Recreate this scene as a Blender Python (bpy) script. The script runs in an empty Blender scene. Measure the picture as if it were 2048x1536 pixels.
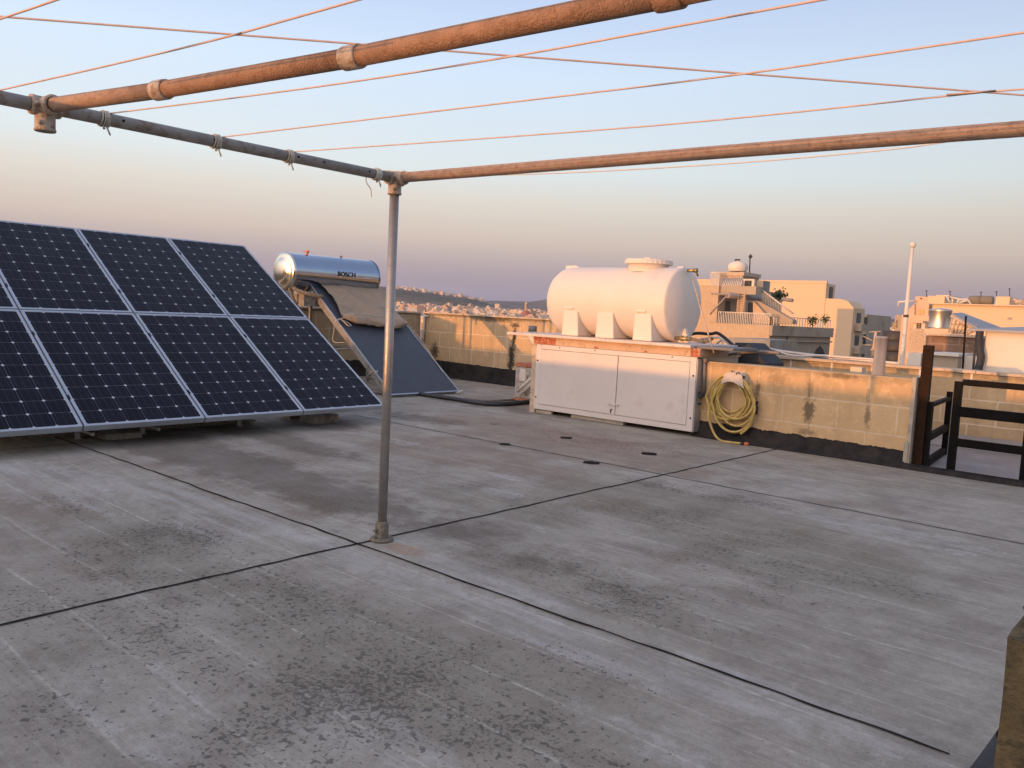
import bpy, bmesh, math, random
from mathutils import Vector, Matrix, noise as mnoise
random.seed(7)
S = bpy.context.scene
C = S.collection
V = Vector
# ------------------------------------------------------------------ camera
FPX = 1630.33            # focal length in pixels of a 2048 px wide frame
CAM = V((0, 0, 1.25))
CR = V((0.75166778, 0.65763505, 0.05011677))
CU = V((-0.09575628, 0.03363404, 0.99483641))
CW = V((-0.65255366, 0.75258548, -0.08825431))
cd = bpy.data.cameras.new('camera'); cam = bpy.data.objects.new('camera', cd); C.objects.link(cam)
cd.sensor_width = 36; cd.lens = FPX/2048*36; cd.clip_start = 0.05; cd.clip_end = 40000
cam.matrix_world = Matrix(((CR.x, CU.x, -CW.x, CAM.x), (CR.y, CU.y, -CW.y, CAM.y), (CR.z, CU.z, -CW.z, CAM.z), (0, 0, 0, 1)))
S.camera = cam
S.render.resolution_x = 1024; S.render.resolution_y = 768
S.view_settings.view_transform = 'Standard'; S.view_settings.look = 'None'
S.view_settings.exposure = 0; S.view_settings.gamma = 1
# ------------------------------------------------------------------ sun and sky
SUN_TO = V((0.155, 1.0, -0.0305)).normalized()       # direction the light travels
SUN_AT = -SUN_TO
sd = bpy.data.lights.new('sun', 'SUN'); sun = bpy.data.objects.new('sun', sd); C.objects.link(sun)
sd.energy = 5.0; sd.angle = math.radians(0.55); sd.color = (1.0, 0.42, 0.115)
sun.rotation_euler = (-SUN_TO).to_track_quat('Z', 'Y').to_euler()
W = bpy.data.worlds.new('World'); S.world = W; W.use_nodes = True
SUN_EL = math.asin(SUN_AT.z); SUN_ROT = math.atan2(SUN_AT.x, SUN_AT.y)

class NT:
    """small helper for writing node trees"""
    def __init__(s, tree): s.t = tree
    def n(s, typ, **kw):
        nd = s.t.nodes.new(typ)
        for k, v in kw.items(): setattr(nd, k, v)
        return nd
    def put(s, sock, v):
        if v is None: return
        if hasattr(v, 'is_output') or isinstance(v, bpy.types.NodeSocket): s.t.links.new(v, sock)
        else:
            try: sock.default_value = v
            except Exception: sock.default_value = tuple(v)[:3]
    def m(s, op, a, b=None, c=None, clamp=False):
        nd = s.n('ShaderNodeMath', operation=op); nd.use_clamp = clamp
        for i, v in enumerate((a, b, c)): s.put(nd.inputs[i], v)
        return nd.outputs[0]
    def vm(s, op, a, b=None, scale=None):
        nd = s.n('ShaderNodeVectorMath', operation=op)
        s.put(nd.inputs[0], a); s.put(nd.inputs[1], b)
        if scale is not None: s.put(nd.inputs['Scale'], scale)
        return nd.outputs['Value'] if op in ('LENGTH', 'DOT_PRODUCT', 'DISTANCE') else nd.outputs['Vector']
    def mix(s, f, a, b, typ='MIX'):
        nd = s.n('ShaderNodeMix', data_type='RGBA', blend_type=typ)
        s.put(nd.inputs[0], f); s.put(nd.inputs[6], col(a)); s.put(nd.inputs[7], col(b))
        return nd.outputs[2]
    def ramp(s, f, stops, interp='LINEAR'):
        nd = s.n('ShaderNodeValToRGB'); nd.color_ramp.interpolation = interp
        e = nd.color_ramp.elements
        while len(e) < len(stops): e.new(0.5)
        for el, (p, c) in zip(e, stops): el.position = p; el.color = col(c)
        s.put(nd.inputs[0], f); return nd.outputs[0]
    def mr(s, v, a, b, c=0.0, d=1.0, smooth=False):
        nd = s.n('ShaderNodeMapRange')
        if smooth: nd.interpolation_type = 'SMOOTHSTEP'
        for i, x in enumerate((v, a, b, c, d)): s.put(nd.inputs[i], x)
        return nd.outputs[0]
    def noise(s, vec, scale, detail=3, rough=0.55, dist=0.0):
        nd = s.n('ShaderNodeTexNoise'); s.put(nd.inputs['Vector'], vec)
        nd.inputs['Scale'].default_value = scale; nd.inputs['Detail'].default_value = detail
        nd.inputs['Roughness'].default_value = rough; nd.inputs['Distortion'].default_value = dist
        return nd.outputs['Fac']
    def comb(s, x, y, z=0.0):
        nd = s.n('ShaderNodeCombineXYZ')
        for i, v in enumerate((x, y, z)): s.put(nd.inputs[i], v)
        return nd.outputs[0]
    def sep(s, v):
        nd = s.n('ShaderNodeSeparateXYZ'); s.put(nd.inputs[0], v); return nd.outputs
def col(c):
    if isinstance(c, (tuple, list)) and len(c) == 3: return (c[0], c[1], c[2], 1.0)
    return c
def lin(r, g, b):
    f = lambda v: (v/255/12.92) if v/255 <= .04045 else ((v/255+.055)/1.055)**2.4
    return (f(r), f(g), f(b))

w = NT(W.node_tree); W.node_tree.nodes.clear()
tc = w.n('ShaderNodeTexCoord').outputs['Generated']
dv = w.vm('NORMALIZE', tc); dx, dy, dz = w.sep(dv)
band = w.ramp(w.m('MAXIMUM', dz, 0.0), [
    (0.0, lin(122, 121, 138)), (0.022, lin(136, 131, 145)), (0.048, lin(164, 151, 156)), (0.085, lin(200, 184, 171)),
    (0.13, lin(212, 207, 197)), (0.165, lin(211, 220, 222)), (0.27, lin(201, 219, 239)), (0.38, lin(174, 194, 230)),
    (0.62, lin(164, 180, 212)), (1.0, lin(160, 173, 204))])
side = w.vm('DOT_PRODUCT', dv, tuple(V((-0.96, 0.2, 0)).normalized()))       # sky is brighter towards the sunset side
gain = w.mr(side, 0.0, 1.0, 0.88, 1.16)
band = w.vm('SCALE', band, scale=gain)
sdot = w.m('MAXIMUM', w.vm('DOT_PRODUCT', dv, tuple(V((SUN_AT.x, SUN_AT.y, .12)).normalized())), 0.0)
glow = w.m('MULTIPLY', w.m('POWER', sdot, 3.0), 2.2)
band = w.vm('ADD', band, w.vm('SCALE', (1.0, .72, .50), scale=glow))
sky = w.n('ShaderNodeTexSky'); sky.sky_type = 'NISHITA'; sky.sun_disc = False
sky.sun_elevation = SUN_EL; sky.sun_rotation = SUN_ROT
bg1 = w.n('ShaderNodeBackground'); w.put(bg1.inputs[0], band); bg1.inputs[1].default_value = 1.06
bg2 = w.n('ShaderNodeBackground'); w.put(bg2.inputs[0], sky.outputs[0]); bg2.inputs[1].default_value = 0.02
ad = w.n('ShaderNodeAddShader'); w.put(ad.inputs[0], bg1.outputs[0]); w.put(ad.inputs[1], bg2.outputs[0])
wo = w.n('ShaderNodeOutputWorld'); w.put(wo.inputs[0], ad.outputs[0])

# ------------------------------------------------------------------ rays from the camera fit: a pixel read off the photo -> a point on a real surface
def ray(x, y): return CW + CR*((x-1024)/FPX) - CU*((y-768)/FPX)
def on_z(x, y, z=0.0): d = ray(x, y); return CAM + d*((z-CAM.z)/d.z)
def on_y(x, y, yy): d = ray(x, y); return CAM + d*(yy/d.y)
def on_x(x, y, xx): d = ray(x, y); return CAM + d*(xx/d.x)
def on_plane(x, y, p, n): d = ray(x, y); return CAM + d*((V(p)-CAM).dot(V(n))/d.dot(V(n)))

# ------------------------------------------------------------------ mesh helpers
class MB:
    def __init__(s): s.b = bmesh.new(); s.mi = 0
    def face(s, vs):
        try: f = s.b.faces.new(vs); f.material_index = s.mi; return f
        except ValueError: return None
    def box(s, x0, y0, z0, x1, y1, z1, M=None):
        p = [V((x, y, z)) for x in (x0, x1) for y in (y0, y1) for z in (z0, z1)]
        if M: p = [M @ q for q in p]
        v = [s.b.verts.new(q) for q in p]
        for f in ((0, 1, 3, 2), (4, 6, 7, 5), (0, 4, 5, 1), (2, 3, 7, 6), (0, 2, 6, 4), (1, 5, 7, 3)): s.face([v[i] for i in f])
        return s
    def hexa(s, bot, top):
        v = [s.b.verts.new(q) for q in list(bot)+list(top)]
        n = len(bot)
        s.face(v[:n][::-1]); s.face(v[n:])
        for i in range(n): s.face([v[i], v[(i+1) % n], v[n+(i+1) % n], v[n+i]])
        return s
    def prism(s, pts, axis, a, b):
        """extrude a 2D outline along an axis; pts are (u,v): axis x->(y,z), y->(x,z), z->(x,y)"""
        f = {'x': lambda u, v, t: V((t, u, v)), 'y': lambda u, v, t: V((u, t, v)), 'z': lambda u, v, t: V((u, v, t))}[axis]
        return s.hexa([f(u, v, a) for u, v in pts], [f(u, v, b) for u, v in pts])
    def tube(s, pts, r, seg=10, caps=True, rs=None):
        pts = [V(p) for p in pts]; rings = []
        up = None
        for i, p in enumerate(pts):
            t = (pts[min(i+1, len(pts)-1)] - pts[max(i-1, 0)]).normalized()
            if up is None:
                up = V((0, 0, 1)) if abs(t.z) < .9 else V((1, 0, 0))
            a = t.cross(up); a.normalize(); bb = a.cross(t); up = bb
            rr = rs[i] if rs else r
            rings.append([s.b.verts.new(p + (a*math.cos(k*2*math.pi/seg) + bb*math.sin(k*2*math.pi/seg))*rr) for k in range(seg)])
        for A, B in zip(rings, rings[1:]):
            for k in range(seg):
                f = s.face([A[k], A[(k+1) % seg], B[(k+1) % seg], B[k]])
                if f: f.smooth = True
        if caps: s.face(rings[0][::-1]); s.face(rings[-1])
        return s
    def lathe(s, prof, o, ax, seg=32, flat=False):
        """profile of (radius, along) pairs turned about the axis ax through o"""
        o = V(o); ax = V(ax).normalized(); a = ax.orthogonal().normalized(); b = ax.cross(a)
        rings = []
        for r, t in prof:
            if r < 1e-5: rings.append([s.b.verts.new(o+ax*t)])
            else: rings.append([s.b.verts.new(o+ax*t+(a*math.cos(k*2*math.pi/seg)+b*math.sin(k*2*math.pi/seg))*r) for k in range(seg)])
        for A, B in zip(rings, rings[1:]):
            for k in range(seg):
                k2 = (k+1) % seg
                q = [A[0], B[k2], B[k]] if len(A) == 1 else ([A[k], A[k2], B[0]] if len(B) == 1 else [A[k], A[k2], B[k2], B[k]])
                f = s.face(q)
                if f and not flat: f.smooth = True
        return s
    def grid(s, fn, nu, nv, smooth=True):
        g = [[s.b.verts.new(fn(i/nu, j/nv)) for j in range(nv+1)] for i in range(nu+1)]
        for i in range(nu):
            for j in range(nv):
                f = s.face([g[i][j], g[i+1][j], g[i+1][j+1], g[i][j+1]])
                if f: f.smooth = smooth
        return s
    def build(s, name, mat, parent=None, label=None, bevel=0, recalc=True, origin=None):
        if recalc: bmesh.ops.recalc_face_normals(s.b, faces=s.b.faces)
        me = bpy.data.meshes.new(name)
        if origin is not None: bmesh.ops.translate(s.b, verts=s.b.verts, vec=-V(origin))
        s.b.to_mesh(me); s.b.free()
        for m_ in (mat if isinstance(mat, (list, tuple)) else [mat]): me.materials.append(m_)
        o = bpy.data.objects.new(name, me); C.objects.link(o)
        if origin is not None: o.location = origin
        if parent is not None:
            o.parent = parent
            if not parent.get('_local'): o.matrix_parent_inverse = Matrix.Translation(-parent.location)
        if label: o['label'] = label
        if bevel:
            bv = o.modifiers.new('bevel', 'BEVEL'); bv.width = bevel; bv.segments = 2; bv.limit_method = 'ANGLE'; bv.angle_limit = math.radians(40)
        return o
def tag(o, label, cat, group=None):
    o['label'] = label; o['category'] = cat
    if group: o['group'] = group
    return o
def thing(name, label, cat, loc=(0, 0, 0), group=None):
    o = bpy.data.objects.new(name, None); C.objects.link(o); o.location = loc; o.empty_display_size = .2
    return tag(o, label, cat, group)
def kind(o, k='structure'): o['kind'] = k; return o
def smooth_curve(pts, n=8, closed=False):
    """Catmull-Rom through points"""
    P = [V(p) for p in pts]; out = []
    for i in range(len(P)-1):
        p0 = P[max(i-1, 0)]; p1 = P[i]; p2 = P[i+1]; p3 = P[min(i+2, len(P)-1)]
        for k in range(n):
            t = k/n
            out.append(.5*((2*p1)+(p2-p0)*t+(2*p0-5*p1+4*p2-p3)*t*t+(3*p1-p0-3*p2+p3)*t**3))
    out.append(P[-1]); return out

# ------------------------------------------------------------------ materials
def pmat(name):
    m = bpy.data.materials.new(name); m.use_nodes = True
    t = NT(m.node_tree); b = m.node_tree.nodes['Principled BSDF']
    return m, t, b
def simple(name, c, rough=.6, metal=0.0, var=.12, scale=6.0, dirt=None, dirt_amt=.5, bump=.0, spec=None):
    """paint or plain surface with uneven tone, optional patches of dirt or rust"""
    m, t, b = pmat(name)
    oc = t.n('ShaderNodeTexCoord').outputs['Object']
    n = t.noise(oc, scale, 4)
    a = tuple(x*(1-var) for x in c); d = tuple(min(1, x*(1+var)) for x in c)
    cc = t.mix(t.mr(n, .3, .7), a, d)
    if dirt:
        dn = t.mr(t.noise(oc, scale*1.7, 6, .65), 1-dirt_amt-.08, 1-dirt_amt+.08)
        cc = t.mix(dn, cc, dirt)
    t.put(b.inputs['Base Color'], cc)
    t.put(b.inputs['Roughness'], t.mr(t.noise(oc, scale*3, 3), .3, .7, max(0, rough-.08), min(1, rough+.08)))
    b.inputs['Metallic'].default_value = metal
    if spec is not None: b.inputs['Specular IOR Level'].default_value = spec
    if bump:
        bn = t.n('ShaderNodeBump'); bn.inputs['Strength'].default_value = bump; bn.inputs['Distance'].default_value = .01
        t.put(bn.inputs['Height'], t.noise(oc, scale*8, 4)); t.put(b.inputs['Normal'], bn.outputs[0])
    return m

def stone_mat(name, axis='x', c1=(.63, .44, .255), c2=(.54, .37, .21), u0=0.0, v0=.008, bw=.55, bh=.27, mortar=(.70, .56, .39),
              top=None, spots=(), grime=.5, msize=.009):
    m, t, b = pmat(name)
    oc = t.n('ShaderNodeTexCoord').outputs['Object']; x, y, z = t.sep(oc)
    u = x if axis == 'x' else y
    uv = t.comb(t.m('ADD', u, u0), t.m('SUBTRACT', z, v0))
    wob = t.noise(oc, 7, 3)
    uvw = t.vm('ADD', uv, t.comb(t.mr(wob, 0, 1, -.012, .012), t.mr(t.noise(oc, 6.1, 3), 0, 1, -.01, .01)))
    br = t.n('ShaderNodeTexBrick'); t.put(br.inputs['Vector'], uvw)
    br.offset = .5; br.inputs['Scale'].default_value = 1.0; br.inputs['Brick Width'].default_value = bw
    br.inputs['Row Height'].default_value = bh; br.inputs['Mortar Size'].default_value = msize; br.inputs['Mortar Smooth'].default_value = .3
    br.inputs['Color1'].default_value = col(c1); br.inputs['Color2'].default_value = col(c2); br.inputs['Mortar'].default_value = col(mortar)
    cc = br.outputs['Color']
    cc = t.mix(t.mr(t.noise(oc, 3.1, 6, .6), .35, .7, 0, .55), cc, tuple(v*.78 for v in c2))
    cc = t.mix(t.mr(t.noise(oc, 9, 5, .65), .52, .68, 0, .6), cc, tuple(min(1, v*1.18) for v in c1))
    # run-off streaks from the top
    st = t.noise(t.comb(t.m('MULTIPLY', u, 9.0), t.m('MULTIPLY', z, .9)), 1.0, 4, .6)
    cc = t.mix(t.m('MULTIPLY', t.mr(st, .56, .72), grime*.5), cc, (.19, .15, .10))
    if top is not None:
        edge = t.m('MULTIPLY', t.mr(t.m('ADD', z, t.mr(t.noise(oc, 16, 5, .7), 0, 1, -.09, .09)), top-.085, top-.01), grime)
        cc = t.mix(edge, cc, (.14, .115, .085))
    for (px, pz, rx, rz, a) in spots:           # lichen that has grown over the joints
        d = t.vm('LENGTH', t.comb(t.m('MULTIPLY', t.m('SUBTRACT', u, px), 1/rx), t.m('MULTIPLY', t.m('SUBTRACT', z, pz), 1/rz)))
        k = t.mr(t.m('ADD', d, t.mr(t.noise(oc, 26, 5, .75), 0, 1, -1.3, 1.3)), 1.05, .45)
        cc = t.mix(t.m('MULTIPLY', k, a), cc, (.045, .043, .035))
    t.put(b.inputs['Base Color'], cc); b.inputs['Roughness'].default_value = .93
    b.inputs['Specular IOR Level'].default_value = .15
    bn = t.n('ShaderNodeBump'); bn.inputs['Strength'].default_value = .5; bn.inputs['Distance'].default_value = .012
    h = t.m('ADD', t.m('MULTIPLY', br.outputs['Fac'], -.35), t.m('MULTIPLY', t.noise(oc, 30, 5, .65), .8))
    t.put(bn.inputs['Height'], h); t.put(b.inputs['Normal'], bn.outputs[0])
    return m

M = {}
M['galv'] = simple('galvanised_pipe', (.30, .27, .245), .55, .0, .2, 14, (.20, .14, .09), .40, .3)
M['rustpipe'] = simple('rusty_pipe', (.40, .265, .19), .75, .0, .14, 25, (.30, .17, .105), .42, .6)
M['rustpipe2'] = simple('rustier_pipe', (.35, .205, .13), .8, .0, .16, 22, (.26, .14, .08), .43, .6)
M['polegalv'] = simple('pole_steel', (.36, .33, .31), .36, .6, .10, 18, (.27, .21, .16), .34, .2)
M['fit'] = simple('pipe_fitting', (.46, .38, .31), .6, .0, .2, 22, (.25, .15, .09), .45, .4)
M['castiron'] = simple('old_fitting', (.18, .155, .12), .85, .0, .25, 30, (.34, .30, .24), .42, .6)
M['cord'] = simple('washing_cord', (.62, .47, .42), .7, 0, .1, 30)
M['cordwhite'] = simple('white_cord', (.62, .58, .53), .6, 0, .08, 30)
M['darkhole'] = simple('drilled_hole', (.012, .011, .010), .9)
M['alu'] = simple('anodised_frame', (.46, .50, .56), .38, .55, .08, 5)
M['aluside'] = simple('anodised_side', (.40, .395, .39), .45, .35, .1, 4, (.25, .22, .19), .35)
M['blackrub'] = simple('black_rubber', (.018, .018, .022), .6)
M['concreteblk'] = simple('concrete_block', (.30, .26, .22), .9, 0, .2, 9, (.16, .13, .11), .45, .5)
M['chrome'] = simple('polished_steel', (.40, .455, .54), .12, 1.0, .05, 2)  # tinted blue to stand in for the deeper sky it would mirror
M['chromecap'] = simple('polished_cap', (.78, .72, .62), .16, 1.0, .05, 3)
M['collector'] = simple('collector_glass', (.060, .066, .085), .4, 0, .10, 1.2, spec=.35)
M['collside'] = simple('collector_side', (.27, .265, .26), .5, .3, .15, 6, (.16, .13, .11), .4)
M['canvas'] = simple('canvas', (.40, .30, .215), .95, 0, .07, 3, (.33, .245, .17), .40, .25)
M['rope'] = simple('rope', (.55, .50, .42), .8, 0, .1, 30)
M['letter'] = simple('dark_letters', (.03, .03, .035), .5)
M['tank'] = simple('tank_plastic', (.74, .655, .58), .5, 0, .03, 2.2, (.68, .59, .51), .33, .04)
M['white'] = simple('white_aluminium', (.66, .60, .575), .38, 0, .03, 3, (.55, .49, .45), .33)
M['gap'] = simple('door_gap', (.05, .045, .04), .8)
M['bolt'] = simple('bolt', (.06, .05, .045), .5, .6)
M['slab'] = simple('marble_shelf', (.66, .57, .52), .5, 0, .1, 9, (.42, .36, .32), .38)
M['slate'] = simple('slate_shelf', (.17, .17, .18), .7, 0, .15, 9)
M['beam'] = simple('painted_beam', (.60, .42, .29), .8, 0, .1, 8, (.36, .21, .14), .36, .3)
M['redrust'] = simple('red_rust', (.42, .12, .06), .85, 0, .3, 24, (.60, .42, .32), .42, .5)
M['hose'] = simple('yellow_hose', (.50, .365, .115), .5, 0, .12, 12, (.36, .25, .08), .4)
M['holder'] = simple('hose_holder', (.50, .45, .42), .5, 0, .12, 14, (.24, .13, .09), .36, .3)
M['orange'] = simple('orange_nozzle', (.60, .17, .07), .5)
M['pipegrey'] = simple('grey_pipe', (.21, .19, .18), .6, 0, .12, 10)
M['blackpipe'] = simple('black_pipe', (.03, .032, .04), .5, 0, .2, 10)
M['whitepipe'] = simple('white_pipe', (.66, .60, .55), .5, 0, .06, 8)
M['brass'] = simple('brass', (.42, .30, .14), .4, .8, .2, 30)
M['acwhite'] = simple('rusty_white_casing', (.44, .41, .38), .6, 0, .1, 9, (.20, .075, .035), .40, .4)
M['iron'] = simple('black_iron', (.006, .0055, .006), .6, 0, .2, 8, spec=.08)
M['ironbrown'] = simple('brown_iron', (.022, .010, .006), .6, 0, .2, 8, spec=.10)
M['plaster'] = simple('worn_plaster', (.40, .35, .29), .9, 0, .12, 8, (.27, .24, .21), .42, .4)
M['coping'] = simple('stone_coping', (.56, .44, .33), .9, 0, .12, 8, (.24, .19, .14), .40, .4)
M['frost'] = simple('milky_plastic', (.42, .34, .30), .4, 0, .06, 4)
M['offwhite'] = simple('painted_white', (.68, .62, .55), .6, 0, .05, 3)
M['cream'] = simple('cream_render', (.70, .52, .35), .9, 0, .04, .12)
M['cream2'] = simple('pale_render', (.66, .55, .42), .9, 0, .06, .2)
M['salmon'] = simple('salmon_render', (.64, .46, .33), .9, 0, .06, .2)
M['greyrender_shade'] = simple('grey_render_shade', (.42, .345, .27), .9, 0, .1, .25, (.27, .21, .17), .38)  # grey render; also holds the shade of walls turned from the sun
M['lime'] = stone_mat('limestone_house', 'x', (.58, .44, .31), (.52, .39, .27), bw=1.2, bh=.5, mortar=(.55, .42, .30), grime=.35, msize=.02)
M['darkglass'] = simple('dark_glass', (.03, .03, .035), .2, 0, .3, .5)
M['shutter'] = simple('brown_shutter', (.10, .07, .05), .6)
M['rail'] = simple('white_railing', (.62, .57, .52), .5)
M['darkrail'] = simple('dark_railing', (.06, .055, .055), .6, .2)
M['steeltank'] = simple('dull_steel_tank', (.62, .56, .50), .34, .85, .06, .5)
M['roofblue'] = simple('grey_roof_sheet', (.30, .31, .34), .6, 0, .06, 1)
M['leaf'] = simple('plant_leaves', (.055, .085, .03), .7, 0, .35, 3)
M['awning'] = simple('awning_tube', (.30, .27, .26), .6)
M['brickred'] = stone_mat('weathered_brick', 'x', (.30, .19, .14), (.23, .15, .115), bw=.6, bh=.25, mortar=(.34, .25, .19), grime=.9, msize=.02)
M['domered'] = simple('red_dome', (.34, .13, .10), .8, 0, .08, .1)
M['bluegrey'] = simple('blue_grey_patch', (.27, .27, .26), .9, 0, .2, .6, (.42, .32, .22), .42)
M['tarpdark'] = simple('dark_tarpaulin', (.028, .031, .042), .7, 0, .25, 7, None, .5, .4)

# bitumen
m, t, b = pmat('bitumen'); oc = t.n('ShaderNodeTexCoord').outputs['Object']
cc = t.mix(t.mr(t.noise(oc, 7, 5, .65), .35, .7), (.014, .013, .015), (.045, .038, .035))
t.put(b.inputs['Base Color'], cc); b.inputs['Roughness'].default_value = .85; b.inputs['Specular IOR Level'].default_value = .25
bn = t.n('ShaderNodeBump'); bn.inputs['Strength'].default_value = .8; bn.inputs['Distance'].default_value = .02
t.put(bn.inputs['Height'], t.noise(oc, 9, 5, .6)); t.put(b.inputs['Normal'], bn.outputs[0]); M['bitumen'] = m

# concrete deck
def deck_mat():
    m, t, b = pmat('deck_concrete')
    oc = t.n('ShaderNodeTexCoord').outputs['Object']; x, y, z = t.sep(oc)
    mul = lambda *a: a[0] if len(a) == 1 else t.m('MULTIPLY', a[0], mul(*a[1:]))
    big = t.noise(oc, .6, 5, .62); mid = t.noise(oc, 2.1, 6, .66); mot = t.noise(oc, 7.5, 6, .72); fin = t.noise(oc, 33, 4, .7); grit = t.noise(oc, 120, 2, .6)
    xs = t.comb(mul(x, 1.1), mul(y, 9.0)); smear = t.noise(xs, 1.0, 6, .68)
    cc = t.mix(t.mr(big, .36, .64), (.272, .248, .220), (.345, .320, .292))
    cc = t.mix(t.mr(mid, .44, .62, 0, .7), cc, (.215, .190, .175))
    cc = t.mix(t.mr(smear, .50, .70, 0, .42), cc, (.395, .378, .362))
    cc = t.mix(t.mr(smear, .47, .32, 0, .30), cc, (.190, .172, .155))
    brush = t.noise(t.comb(mul(x, 1.6), mul(y, 85.0)), 1.0, 3, .65)
    cc = t.mix(t.mr(brush, .52, .72, 0, .26), cc, (.43, .42, .425))
    cc = t.mix(t.mr(brush, .46, .30, 0, .30), cc, (.18, .165, .16))
    def blob(px, py, rx, ry):
        p = on_z(px, py, 0)
        return t.vm('LENGTH', t.comb(mul(t.m('SUBTRACT', x, p.x), 1/rx), mul(t.m('SUBTRACT', y, p.y), 1/ry)))
    def union(lst, soft=.6):
        acc = None
        for (px, py, rx, ry, a) in lst:
            k = mul(t.mr(blob(px, py, rx, ry), 1.0+soft, 1.0-soft, 0, 1, True), a)
            acc = k if acc is None else t.m('MAXIMUM', acc, k)
        return acc
    rag = t.m('ADD', mul(t.m('SUBTRACT', mid, .5), 1.7), mul(t.m('SUBTRACT', mot, .5), 1.6))      # ragged edge shared by the stains
    def ragged(u, lo=.38, hi=.60): return t.mr(t.m('ADD', u, mul(rag, t.mr(u, 0, .35, .25, 1))), lo, hi)
    # brown film of dirt
    brown = ragged(union([(1150, 895, 1.6, .6, .95), (900, 905, 1.5, .6, .8), (600, 920, 1.3, .5, .5), (330, 930, 1.0, .35, .55), (1050, 860, 1.6, .5, .8), (400, 1010, .8, .3, .5),
                   (1560, 1075, .8, .5, .6), (60, 1000, .8, .3, .6), (1010, 805, 1.6, .4, .8), (560, 985, 1.0, .3, .6), (1200, 1000, .8, .35, .6), (1330, 1130, .8, .3, .5), (130, 1110, .6, .3, .5), (1700, 1010, .6, .3, .4)]), .30, .72)
    cc = t.mix(mul(brown, .52), cc, (.215, .160, .130))
    olive = ragged(union([(1300, 1010, 1.0, .5, .9), (1500, 1080, 1.0, .5, 1.2), (1400, 1010, 1.0, .35, 1.1), (1600, 1140, .7, .3, 1.0), (980, 1000, .9, .35, .8), (1250, 1220, .6, .3, .6), (300, 1110, .8, .3, .9), (640, 1260, .7, .35, .8),
                   (900, 1370, .6, .4, .9), (1100, 1430, .5, .35, .8), (200, 1330, .5, .3, .6), (380, 1000, .9, .25, .7), (1400, 1250, .5, .3, .4), (560, 1420, .3, .3, .6), (1180, 1160, .8, .35, .6)]), .34, .80)
    cc = t.mix(mul(olive, .42), cc, (.165, .148, .118))
    # worn pale skin beside the joints, scuffed patches
    pale = ragged(union([(600, 1078, 2.0, .14, .85), (1200, 1300, 1.0, .15, .95), (1500, 1380, .7, .13, .9), (900, 1135, .9, .12, .8), (430, 1040, .55, .14, .8), (300, 990, .8, .16, .8), (90, 960, .9, .35, .85),
                  (150, 985, .8, .12, .8), (1003, 986, .17, .11, 1.1), (1020, 955, .22, .07, .9), (420, 1060, .35, .12, .85), (1180, 1085, .5, .12, .5), (1750, 1060, .9, .25, .6), (700, 862, 1.7, .2, .55), (950, 815, .9, .2, .6),
                  (260, 1400, .5, .25, .6), (750, 1480, .4, .2, .6), (1300, 1480, .5, .2, .55), (1500, 940, .8, .15, .5)]), .42, .62)
    cc = t.mix(mul(pale, t.mr(smear, .40, .60, .15, 1), .52), cc, (.42, .41, .425))
    # chalky lines where the screed boards met
    ln = t.m('FRACT', t.m('ADD', mul(y, 1/.272), t.mr(t.noise(t.comb(mul(x, .8), mul(y, .6)), 1.0, 2), 0, 1, -.16, .16)))
    ln = t.m('ABSOLUTE', t.m('SUBTRACT', ln, .5))
    brk = t.mr(t.noise(t.comb(mul(x, 1.6), mul(y, 5.0)), 1.0, 5, .7), .34, .54)
    cc = t.mix(mul(t.mr(ln, .034, .006), brk, t.mr(fin, .3, .6, .3, 1), t.mr(mid, .35, .6, 1.0, .35), .62), cc, (.56, .55, .53))
    ln2 = t.m('ABSOLUTE', t.m('SUBTRACT', t.m('FRACT', mul(y, 1/.087)), .5))
    cc = t.mix(mul(t.mr(ln2, .06, .02), t.mr(t.noise(t.comb(mul(x, .9), mul(y, 3.1)), 1.0, 4, .7), .54, .64), .28), cc, (.48, .47, .465))
    # lichen: dense fields of small dark spots
    L1 = [(1400, 985, .85, .20, 1.0), (1330, 975, .5, .12, 1.0), (1450, 1060, 1.0, .45, .78), (1180, 1160, .8, .35, .70), (1600, 1130, .8, .3, .75), (1640, 1175, .5, .2, .7), (1050, 1000, .9, .4, .66), (1250, 1030, .8, .4, .6), (1210, 885, 1.2, .3, .75),
          (380, 1090, .9, .35, .82), (250, 1130, .7, .3, .85), (120, 1220, .6, .3, .8), (640, 1240, .8, .35, .85), (760, 1290, .7, .35, .85), (900, 1380, .6, .4, .95), (700, 1400, .5, .3, .95), (420, 1250, .7, .3, .8),
          (1000, 1450, .5, .3, .95), (350, 1290, .6, .3, .85), (820, 1020, .7, .25, .66), (640, 1000, .8, .3, .66), (150, 1010, .9, .16, .7), (300, 1045, .8, .25, .75), (1250, 1190, .35, .2, .9), (1250, 1225, .3, .15, .9),
          (1350, 1230, .5, .25, .55), (1130, 1340, .4, .22, .7), (860, 960, 1.2, .35, .62), (1500, 1160, .6, .3, .7), (560, 1480, .35, .25, .9), (470, 900, 1.5, .3, .6), (1850, 985, .4, .12, .6), (200, 1380, .5, .3, .7), (1150, 1500, .4, .2, .7)]
    lich = mul(union(L1, .75), t.mr(mid, .3, .65, .35, 1.25))
    v1 = t.noise(oc, 36, 2, .45); v2 = t.noise(oc, 74, 2, .5)
    d1 = t.mr(t.m('SUBTRACT', v1, t.mr(lich, 0, 1, .76, .550)), -.006, .012)
    d2 = t.mr(t.m('SUBTRACT', v2, t.mr(lich, 0, 1, .80, .525)), -.008, .016)
    sp = t.m('MAXIMUM', mul(d1, .85), mul(d2, .7))
    cc = t.mix(mul(sp, .78), cc, (.055, .050, .046))
    cc = t.mix(mul(lich, t.mr(mot, .40, .62), .26), cc, (.16, .145, .125))
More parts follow.
